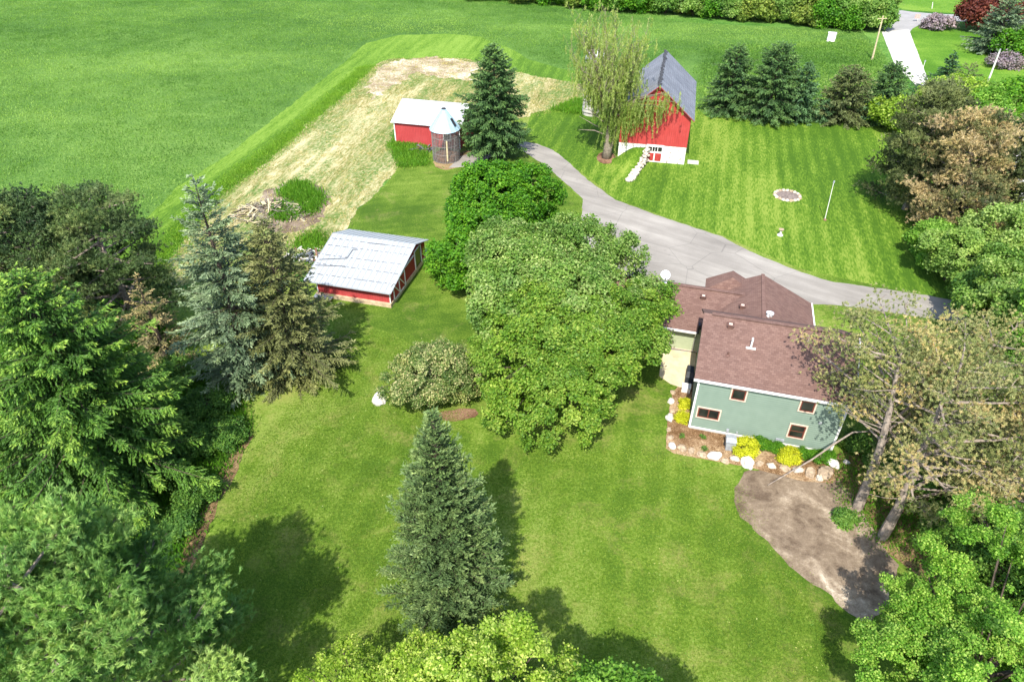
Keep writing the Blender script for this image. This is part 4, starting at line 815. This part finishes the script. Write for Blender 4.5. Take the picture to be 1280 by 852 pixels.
pine('dark_pine', 'dark pine at the far left behind the huge spruce', at(95,425), hh((95,425),(15,252)), 5.8, 'darkpine', 8, z0=.2, nb=60, nsub=11, ntuft=18, nn=16, browns=.34, needle=.30, pad=.6, nw=.2, round_=.6)
pine('dark_pine', 'bluish dark pine at the left frame edge above the huge spruce', at(-20,430), 13.0, 5.0, 'darkpine', 9, z0=.2, nb=40, nsub=8, ntuft=13, nn=13, browns=.15, needle=.30, pad=.6, nw=.2, round_=.6)
spruce('dying_spruce', 'browned half-dead spruce behind the tall blue spruce', at(212,455), 9.0, 3.2, 'deadpine', 10, step=.55, nb=7, needle=.2, tint0=.62, gap=.15, irr=.2)
pine('white_pine', 'soft pale green white pine in the bottom left corner', under(70,800,11), 16.0, 5.6, 'whitepine', 11, z0=.2, nb=70, nsub=17, ntuft=24, nn=32, browns=.52, needle=.34, pad=.40, nw=.075, round_=.55, tuftr=.17, flat=.5, upn=.9, spread=.12)
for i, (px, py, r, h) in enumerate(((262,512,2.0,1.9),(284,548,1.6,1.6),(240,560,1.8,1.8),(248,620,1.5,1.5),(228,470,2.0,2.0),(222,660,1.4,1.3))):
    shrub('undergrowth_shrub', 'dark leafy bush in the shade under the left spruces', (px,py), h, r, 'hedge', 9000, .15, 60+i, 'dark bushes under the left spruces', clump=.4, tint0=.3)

# front lawn spruce
spruce('conical_spruce', 'dense grey-green conical spruce alone on the front lawn', at(564,762), hh((564,762),(540,515)), br_(564,762,150,2), 'front', 12, step=.34, nb=14, needle=.17, tw=.12, dens=19, zj=.9, droop=.02, up=.45, tip=.32, jit=.13, irr=.07, twl=.30, hang=0.0, power=.80, thick=.34, tint0=.42, z0=.35)

# big maples in the middle
broadleaf('silver_maple', 'big pale silvery-leaved maple in the middle of the yard', 'maple tree', at(670,430), 12.2, br_(670,430,250,8), leaf=.22, n=190000, mat='silver', seed=21, z0=1.5, clump=.70, tint0=.52, lobes=12, rough=.32, cpm=.75)
broadleaf('yellow_green_maple', 'yellow-green maple with low spreading crown in front of the silvery maple', 'maple tree', at(706,488), 10.6, br_(716,488,236,6), leaf=.20, n=200000, mat='maple', seed=22, z0=.7, clump=.60, tint0=.50, lobes=12, rough=.32, cpm=.75, ry=7.0)
broadleaf('round_maple', 'round bright green maple between the corn crib and the driveway', 'maple tree', at(624,318), 11.2, br_(624,318,142,7), leaf=.26, n=100000, mat='bright', seed=23, z0=1.2, clump=.62, tint0=.5, lobes=9, rough=.18, cpm=.85)
broadleaf('round_maple', 'lower bright green tree squeezed between the round maple and the silvery maple', 'maple tree', at(574,356), 6.6, 3.0, leaf=.24, n=22000, mat='bright', seed=24, z0=.6, clump=.8, tint0=.6)
broadleaf('flowering_shrub', 'wide cream-blossomed shrub on the lawn left of the big maples', 'shrub', at(543,497), 5.6, br_(543,497,104,2), leaf=.15, n=60000, mat='cream', seed=25, z0=.2, clump=.50, tint0=.56, spread=.28, rough=.28, ry=3.4, lobes=9, cpm=.8)

# bottom trees
broadleaf('lime_maple', 'yellow-lime leafed maple crown at the bottom centre edge', 'maple tree', under(560,862,9), 13.3, 4.1, leaf=.13, n=95000, mat='lime', seed=26, z0=3.5, clump=.40, tint0=.5, spread=.28, rough=.42, cpm=.42, lobes=10)
broadleaf('lime_maple', 'small lime-leafed crown at the bottom left of the lime maple', 'maple tree', under(452,862,5.5), 7.8, 2.4, leaf=.13, n=26000, mat='lime', seed=27, z0=2.0, clump=.36, tint0=.36, spread=.25, cpm=.5, rough=.4, lobes=8)
broadleaf('round_tree', 'bright green treetop just showing at the bottom edge', 'tree', under(792,920,8), 10.2, 4.0, leaf=.17, n=60000, mat='fresh', seed=28, z0=3, clump=.6, tint0=.55)
broadleaf('leafy_tree', 'fresh green leafy tree in the bottom right corner', 'tree', at(1180,905), 10.2, 7.0, leaf=.115, n=230000, mat='corner', seed=30, z0=1.0, clump=.44, tint0=.55, rough=.46, lobes=12, spread=.28, cpm=.33)
broadleaf('leafy_tree', 'leafy green tree behind the corner tree at the lower right edge', 'tree', at(1262,760), 7.0, 3.6, leaf=.17, n=45000, mat='hedge', seed=31, z0=.6, clump=.6, tint0=.45)

# scots pines right of the house
pine('scots_pine', 'leaning grey-trunked pine nearest the house with tan-tinged needles', at(1070,637), 13.0, 5.2, 'scots', 32, z0=.42, nb=40, nsub=9, ntuft=12, nn=20, tuftr=.12, browns=.52, avoid=R(225), lean=(.4,2.6), off=(.2,3.8), dead_twigs=10, needle=.21, pad=.50, nw=.16, round_=.6)
pine('scots_pine', 'right one of the two grey-trunked pines behind the dirt patch', at(1098,671), 12.8, 5.2, 'scots', 33, z0=.24, nb=46, nsub=10, ntuft=12, nn=20, tuftr=.12, browns=.52, lean=(2.2,2.6), off=(2.4,.8), dead_twigs=8, needle=.21, pad=.50, nw=.16, round_=.6)
pine('scots_pine', 'tan-green pine farther right behind the grey-trunked pair', at(1155,600), 11.8, 5.4, 'scots', 34, z0=.2, nb=46, nsub=9, ntuft=12, nn=20, tuftr=.12, browns=.50, lean=(1.0,1.5), needle=.21, pad=.50, nw=.16, round_=.6)
pine('scots_pine', 'greyer green pine at the right frame edge above the corner tree', at(1222,670), 12.0, 5.0, 'scots', 35, z0=.25, nb=42, nsub=9, ntuft=16, nn=20, tuftr=.12, browns=.34, lean=(1.0,1), needle=.21, pad=.50, nw=.16, round_=.6)
fb = empty('fallen_branch', at(1000,592), 0, 'long bare grey branch leaning from the pines across the house corner', 'dead branch')
pts = [at(960,606,.25), at(975,597,.7), at(1015,574,2.0), at(1042,555,3.2), at(1066,540,4.3), at(1085,539,4.6)]; MB().tube([p-fb.location for p in pts], [.03,.05,.06,.07,.06,.03], 6).build('branch', M['pine_bark'], fb)
for i, (px, py, r, h) in enumerate(((1100,585,1.2,1.2),(1140,600,1.4,1.2),(1180,660,1.5,1.4),(1070,560,1.0,1.4),(1055,650,.6,.6))):
    shrub('undergrowth_shrub', 'green bush in the leaf litter under the right pines', (px,py), h, r, 'hedge', 6000, .13, 80+i, 'green bushes under the right pines', clump=.35, tint0=.45)

# right edge deciduous
for (px, py, h, wpx, mat, sd, lb, t0) in ((1243,448,10.5,125,'locust',41,'feathery green tree right of the driveway end',.5),(1290,500,12,110,'fresh',42,'bright green tree at the right edge behind the pines',.45),(1182,350,6.5,92,'locust',43,'loose yellowish-green tree above the driveway end',.45),
     (1262,352,9.0,115,'locust',44,'pale feathery tree at the right edge over the gravel drive',.62),(1160,318,4.5,60,'fresh',45,'small fresh green tree at the foot of the browning pines',.6),(1224,405,7.0,100,'hedge',47,'darker green tree between the feathery trees by the driveway end',.5),(1300,420,10,90,'fresh',46,'green tree cut by the right frame edge beyond the driveway',.5)):
    broadleaf('feathery_tree' if mat == 'locust' else 'leafy_tree', lb, 'tree', at(px,py), h, br_(px,py,wpx,5), leaf=.24, n=46000, mat=mat, seed=sd, z0=.8, clump=.68, tint0=t0+.1, rough=.36, cpm=.6, spread=.22, lobes=9)
# upper right group
pine('browning_pine', 'rounded green-brown pine at the left of the browning group beyond the striped lawn', at(1130,262), hh((1130,262),(1154,112)), br_(1130,262,100,3), 'brown', 51, z0=.06, nb=80, nsub=11, ntuft=13, nn=12, browns=.52, needle=.38, nw=.17, pad=.55, round_=.55, tuftr=.2)
pine('browning_pine', 'looser tan-brown dying pine in the middle of the browning group', at(1176,292), hh((1176,292),(1216,146)), br_(1176,292,112,3), 'deadpine', 52, z0=.06, nb=80, nsub=11, ntuft=13, nn=12, browns=.70, needle=.38, nw=.17, pad=.55, round_=.55, tuftr=.2)
spruce('browning_spruce', 'olive green spruce with brown patches at the right of the browning group', at(1226,286), hh((1226,286),(1262,152)), br_(1226,286,112,3), 'brown', 53, step=.6, nb=14, needle=.30, dens=11, up=.35, droop=.15, hang=.1, thick=.36, tip=.4, tint0=.5, irr=.15, power=.5, tw=.2)
spruce('dark_spruce', 'dark green spruce behind the browning group', at(1158,215), hh((1158,215),(1180,105)), 4.8, 'brown', 54, step=.6, nb=9, needle=.28, dens=8, tint0=.42, power=.6, tw=.24)
for (px, py, h, wpx, mat, sd, lb, t0) in ((1128,165,5.5,78,'lime',55,'lime green tree just behind the browning group',.22),(1175,150,6.5,90,'lime',56,'brighter lime green tree in the middle behind the browning group',.28),(1218,160,6,70,'fresh',57,'rounded green tree right of the lime green trees',.4),
     (1262,150,7,70,'bright',58,'deep green bushy tree at the right edge above the gravel drive',.5),(1240,150,6,50,'hedge',59,'dull green tree left of the deep green bushy one',.5)):
    broadleaf('lime_tree' if mat == 'lime' else 'leafy_tree', lb, 'tree', at(px,py), h, br_(px,py,wpx,3), leaf=.34, n=17000, mat=mat, seed=sd, z0=.4, clump=.8, tint0=t0+.18, rough=.2)
spruce('small_spruce', 'small narrow dark spruce standing behind the lime green trees', at(1182,98), hh((1182,98),(1192,66)), 2.2, 'teal', 60, step=.5, nb=12, needle=.38, dens=10, tw=.25, thick=.4)
spruce('small_spruce', 'rounder olive spruce behind the lime green trees', at(1200,118), hh((1200,118),(1206,80)), 3.6, 'brown', 61, step=.6, nb=8, needle=.35, dens=7, tw=.3, power=.5, tint0=.6)
spruce('small_spruce', 'low grey-green conifer beside the concrete drive', at(1155,118), 3.4, 2.8, 'teal', 62, step=.6, nb=8, needle=.35, dens=7, tw=.3, power=.5)
# row of spruces behind the striped lawn
for (px, py, tx, ty, wpx, mat, sd, lb) in ((908,140,921,56,64,'dark',71,'leftmost dark green spruce in the row behind the striped lawn'),(958,148,962,54,80,'dark',72,'tallest broad green spruce in the row behind the striped lawn'),(994,150,1000,79,50,'teal',73,'narrow bluish spruce right of the tallest in the row'),
     (1050,150,1052,84,72,'brown',74,'broad brownish spruce in the row behind the striped lawn'),(1098,150,1110,78,60,'dark',75,'rightmost dark spruce in the row next to the concrete drive'),(1028,152,1030,126,26,'teal',76,'low green spruce between the row\'s narrow and brownish spruces'),(1082,154,1084,124,36,'teal',77,'low spruce at the foot of the rightmost dark spruce')):
    spruce('row_spruce', lb, at(px,py), hh((px,py),(tx,ty)), br_(px,py,wpx*1.08,2), mat, sd, step=.55, nb=14, needle=.32, dens=10, tw=.22, power=.54, tint0=.5, thick=.36, hang=.5, tip=.4, group='spruces in the row behind the striped lawn', irr=.07)
spruce('yard_spruce', 'tall dark green spruce beside the corn crib', at(619,196), hh((619,196),(616,56)), br_(619,196,92,3), 'dark', 78, step=.5, nb=14, needle=.30, dens=13, tw=.18, power=.60, hang=.45, thick=.36, z0=1.8, tint0=.5, tip=.35, irr=.12, jit=.14)
# far corner
broadleaf('red_maple', 'dark red-leaved tree on the far lawn by the road', 'maple tree', at(1222,38), 8.0, br_(1222,38,62,3), leaf=.5, n=11000, mat='redleaf', seed=81, z0=.8, clump=1.3)
broadleaf('red_maple', 'dark red treetop at the top right corner', 'maple tree', at(1290,28), 6.5, 3.8, leaf=.5, n=6000, mat='redleaf', seed=82, z0=.8, clump=1.3)
spruce('blue_spruce', 'broad pale blue spruce on the far lawn at the top right', at(1240,66), hh((1240,66),(1263,-2)), br_(1240,66,72,2), 'blue', 83, step=.7, nb=13, needle=.45, dens=8, thick=.36, tw=.34, power=.6)
broadleaf('lilac_shrub', 'rounded lilac-flowered shrub on the far lawn by the road', 'shrub', at(1170,36), 3.0, br_(1170,36,36,1), leaf=.4, n=5000, mat='lilac', seed=84, z0=.1, clump=.8, tint0=.62)
broadleaf('lilac_shrub', 'mauve-tinged shrub by the right edge below the pale blue spruce', 'shrub', at(1260,84), 2.6, 3.0, leaf=.4, n=4000, mat='lilac', seed=85, z0=.1, clump=.8, tint0=.5)
broadleaf('leafy_tree', 'green rounded tree at the right edge below the pale blue spruce', 'tree', at(1273,72), 6.0, 5.0, leaf=.42, n=10000, mat='bright', seed=86, z0=.3, clump=1.1)
# hedgerow along the top: a few kinds, then copies
HG = 'hedgerow trees and bushes along the far field edge'
protos = []
for i, (mat, h, r, lb) in enumerate((('hedge', 7.0, 4.2, 'mid green bushy tree in the far hedgerow'), ('yellowhedge', 5.6, 3.8, 'yellowish green bush in the far hedgerow'), ('bright', 6.6, 4.4, 'deep green rounded tree in the far hedgerow'), ('locust', 7.4, 3.6, 'pale green loose-leaved tree in the far hedgerow'))):
    protos.append((broadleaf('hedgerow_tree', lb, 'tree', (0,0,0), h, r, leaf=.46, n=9000, mat=mat, seed=90+i, z0=.2, clump=1.1, group=HG, rough=.22), lb))
used = set(); rn = random.Random(12); HP = []
for i in range(33):
    px = 575+i*16.2+rn.uniform(-3,3); f = (px-575)/520; py = -3+f*40+rn.uniform(-2,2)-6*max(0,(.3-f)); HP.append((px, py, rn.choice((0,0,1,2,3,1)), rn.uniform(.75,1.15)))
    if i % 2 == 0 and px > 760: HP.append((px+5, py-14, rn.choice((0,2,3)), rn.uniform(.8,1.2)))
for px, py, k, s in HP:
    if 920 < px < 955 and py < 20: continue
    pr, lb = protos[k]; loc = at(px, min(py, 38)); rz = rn.uniform(0, 6.28)
    if k not in used: used.add(k); pr.location = loc; pr.rotation_euler = (0,0,rz); pr.scale = (s,s,s)
    else: copy_tree(pr, loc, rz, s)

# willow in front of the barn
def willow():
    rg = np.random.default_rng(5); rn = random.Random(5); base = at(758,197); h = hh((758,197),(752,32)); root = empty('willow', base, 0, 'weeping willow with pale ragged crown hanging over the red barn', 'willow tree')
    b = MB(); sx = []; sl_ = []; st = []
    b.tube([(0,0,-.2),(.1,0,1.5),(-.1,0,3.2),(0,.1,5)], [.75,.6,.5,.38], 10)
    b.tube([(.05,.1,0),(.6,.3,2.4),(.9,.2,4.5),(1.4,0,7)], [.5,.4,.32,.2], 8)
    def limb(s, e, r0, sag=.0):
        m = s.lerp(e, .5)+Vector((0,0,(e-s).length*.15)); b.tube([s, s.lerp(m,.5)+Vector((0,0,.2)), m, e], [r0, r0*.8, r0*.55, r0*.2], 6, False); return m
    ends = []
    for i in range(44):
        a = i*2.4+rn.uniform(-.3,.3); up_ = rn.uniform(.55, 1.0); L_ = 5.4*rn.uniform(.5, 1.0); s = Vector((0,0,rn.uniform(3,6))); e = Vector((math.cos(a)*L_-1.0, math.sin(a)*L_, h*up_)); limb(s, e, .10)
        for k in range(26):
            f = rn.uniform(.3, 1); p = s.lerp(e, f)+Vector((0,0,(e-s).length*.1)); q = p+Vector((rn.gauss(0,.9), rn.gauss(0,.9), rn.uniform(.3,2.0))); b.tube([p, p.lerp(q,.6), q], [.025,.015,.006], 4, False); ends.append((q, rn.uniform(.4, 1.6)))
            if rn.random() < .35: ends.append((p, rn.uniform(1.0, 3.2)))
    # heavy limb over the barn gable, long curtains
    for (ex, ey, ez, L_) in ((7.4,-3.2,9.9,3.0),(8.0,-3.4,9.0,2.4),(6.4,-3.0,10.0,4.6),(5.4,-2.8,9.6,5.4),(4.6,-2.4,8.9,5.4),(3.6,-1.8,8.8,5.6),(5.8,-3.0,8.4,4.6),(2.4,-.8,8.0,6.2),(1.4,-.2,7.4,6.4),(.2,-.6,7.2,5.8),(-.9,-.4,7.6,5.2),(3.2,-1.8,8.2,5.2),(1.9,-.6,8.6,5.4),(6.6,-3.2,8.2,3.6)):
        e = Vector((ex,ey,ez)); s = Vector((.4,0,5.5)); m = limb(s, e, .15)
        for k in range(13):
            f = rn.uniform(.30,1.05); p = (s.lerp(m, f*2) if f < .5 else m.lerp(e, f*2-1))+Vector((rn.gauss(0,.55), rn.gauss(0,.5), rn.uniform(-.1,.35))); ends.append((p, L_*rn.uniform(.45,1.0)))
    for _ in range(10):
        z = rn.uniform(3,7); a = rn.uniform(2.4,4.2); b.tube([Vector((0,0,z)), Vector((math.cos(a)*2, math.sin(a)*1.5, z+.8)), Vector((math.cos(a)*4.2, math.sin(a)*2, z+rn.uniform(.5,2.5)))], [.12,.07,.02], 5, False)
    b.build('trunk', plain('willow_bark', (.22,.185,.14), .95, .1, .4, 4, bump=.6), root, True)
    P = []; A = []; T = []
    for p, L_ in ends:
        n = int(L_*26)+8; t = rg.uniform(0, 1, n); sw_ = rg.normal(0, .10, 2); x = np.stack([p.x+sw_[0]*t*L_+rg.normal(0,.07,n), p.y+sw_[1]*t*L_+rg.normal(0,.07,n), p.z-t*L_+rg.normal(0,.05,n)], -1)
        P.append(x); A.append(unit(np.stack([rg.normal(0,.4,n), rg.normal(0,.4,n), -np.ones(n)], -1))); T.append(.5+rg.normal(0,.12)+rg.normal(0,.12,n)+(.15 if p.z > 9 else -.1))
    P = np.concatenate(P); A = np.concatenate(A); T = np.concatenate(T); n = len(P)
    link('hanging_leaves', leaf_mesh('hanging_leaves', P, A, perp(A, rg), .28*rg.uniform(.7,1.3,n), .075*rg.uniform(.7,1.3,n), T, LM['willow']), None, root)
willow()

# ------------------------------------------------------------------ tall grass as real blades
blades('tall_grass', [(488,182),(505,168),(530,182),(535,206),(500,210)], 9000, .55, 'blades', 'tall green grass in front of the distant red shed', wid=.09)
for i, pg in enumerate((((352,240),(372,228),(385,232),(380,246),(362,250)),((372,246),(396,238),(402,252),(388,268),(370,262)),((346,258),(360,256),(366,272),(350,274)))): blades('weed_clump', pg, 3800, .6, 'blades', ('green weeds growing over the top of the brush pile','green weeds on the right of the brush pile','green weeds in front of the brush pile')[i], wid=.09, seed=40+i, bunch=.6, tint0=.4)
blades('tall_grass', [(375,300),(395,290),(408,298),(392,318),(378,340),(366,330)], 4000, .45, 'blades', 'tall grass behind the small red shed', wid=.08, seed=5, bunch=.7)
blades('tall_grass', [(690,138),(722,125),(742,132),(748,144),(720,142)], 5000, .7, 'blades', 'rough grass at the foot of the silo', wid=.1, seed=6)
blades('verge_tufts', [(150,400),(190,345),(235,287),(272,243),(345,188),(430,115),(464,83),(455,84),(425,112),(340,184),(268,236),(225,285),(180,345),(140,395)], 40000, .24, 'blades', 'tall bright grass along the edge of the field', wid=.08, seed=7, bunch=.9, tint0=.75)
blades('straw_tufts', DRY, 22000, .22, 'straw', 'straw-coloured stubble over the dry clearing', wid=.10, seed=8, bunch=.35, lean=1.2, tint0=.6)
blades('litter_weeds', [(1036,572),(1090,545),(1200,480),(1290,480),(1290,720),(1180,700),(1110,690),(1060,645)], 26000, .3, 'blades', 'scattered weeds in the leaf litter under the right pines', wid=.06, seed=9, bunch=.5)
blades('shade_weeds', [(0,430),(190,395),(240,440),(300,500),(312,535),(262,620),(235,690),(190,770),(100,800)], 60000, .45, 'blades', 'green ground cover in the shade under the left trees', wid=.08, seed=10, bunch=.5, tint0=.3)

FRONT = [(325,545),(400,470),(420,395),(540,440),(600,560),(830,560),(915,600),(960,690),(1050,765),(1040,900),(200,900),(240,760),(285,640)]
blades('lawn_tufts', FRONT, 260000, .11, 'turf', 'short mown grass blades of the front lawn', wid=.03, seed=21, bunch=.5, lean=.8, tint0=.52, patch=.35, pf=.09)
blades('clover_patch', FRONT, 9000, .10, 'clover', 'pale clover and weeds scattered in the front lawn', wid=.07, seed=22, bunch=.25, lean=1.5, tint0=.5)

blades('crop_plants', [(-60,-30),(560,-30),(900,32),(1080,42),(1120,100),(1000,60),(880,60),(800,100),(700,84),(640,60),(560,40),(500,42),(455,52),(425,78),(285,190),(165,289),(105,350),(-60,420)], 380000, .32, 'crop', 'young green crop plants covering the big field', wid=.085, seed=31, bunch=.9, lean=.6, tint0=.56, patch=.55)
blades('meadow_grass', [(872,140),(880,60),(1080,50),(1130,100),(1110,150)], 60000, .35, 'crop', 'long meadow grass behind the row of spruces', wid=.12, seed=32, bunch=1.0, lean=.6, tint0=.62, patch=.5)
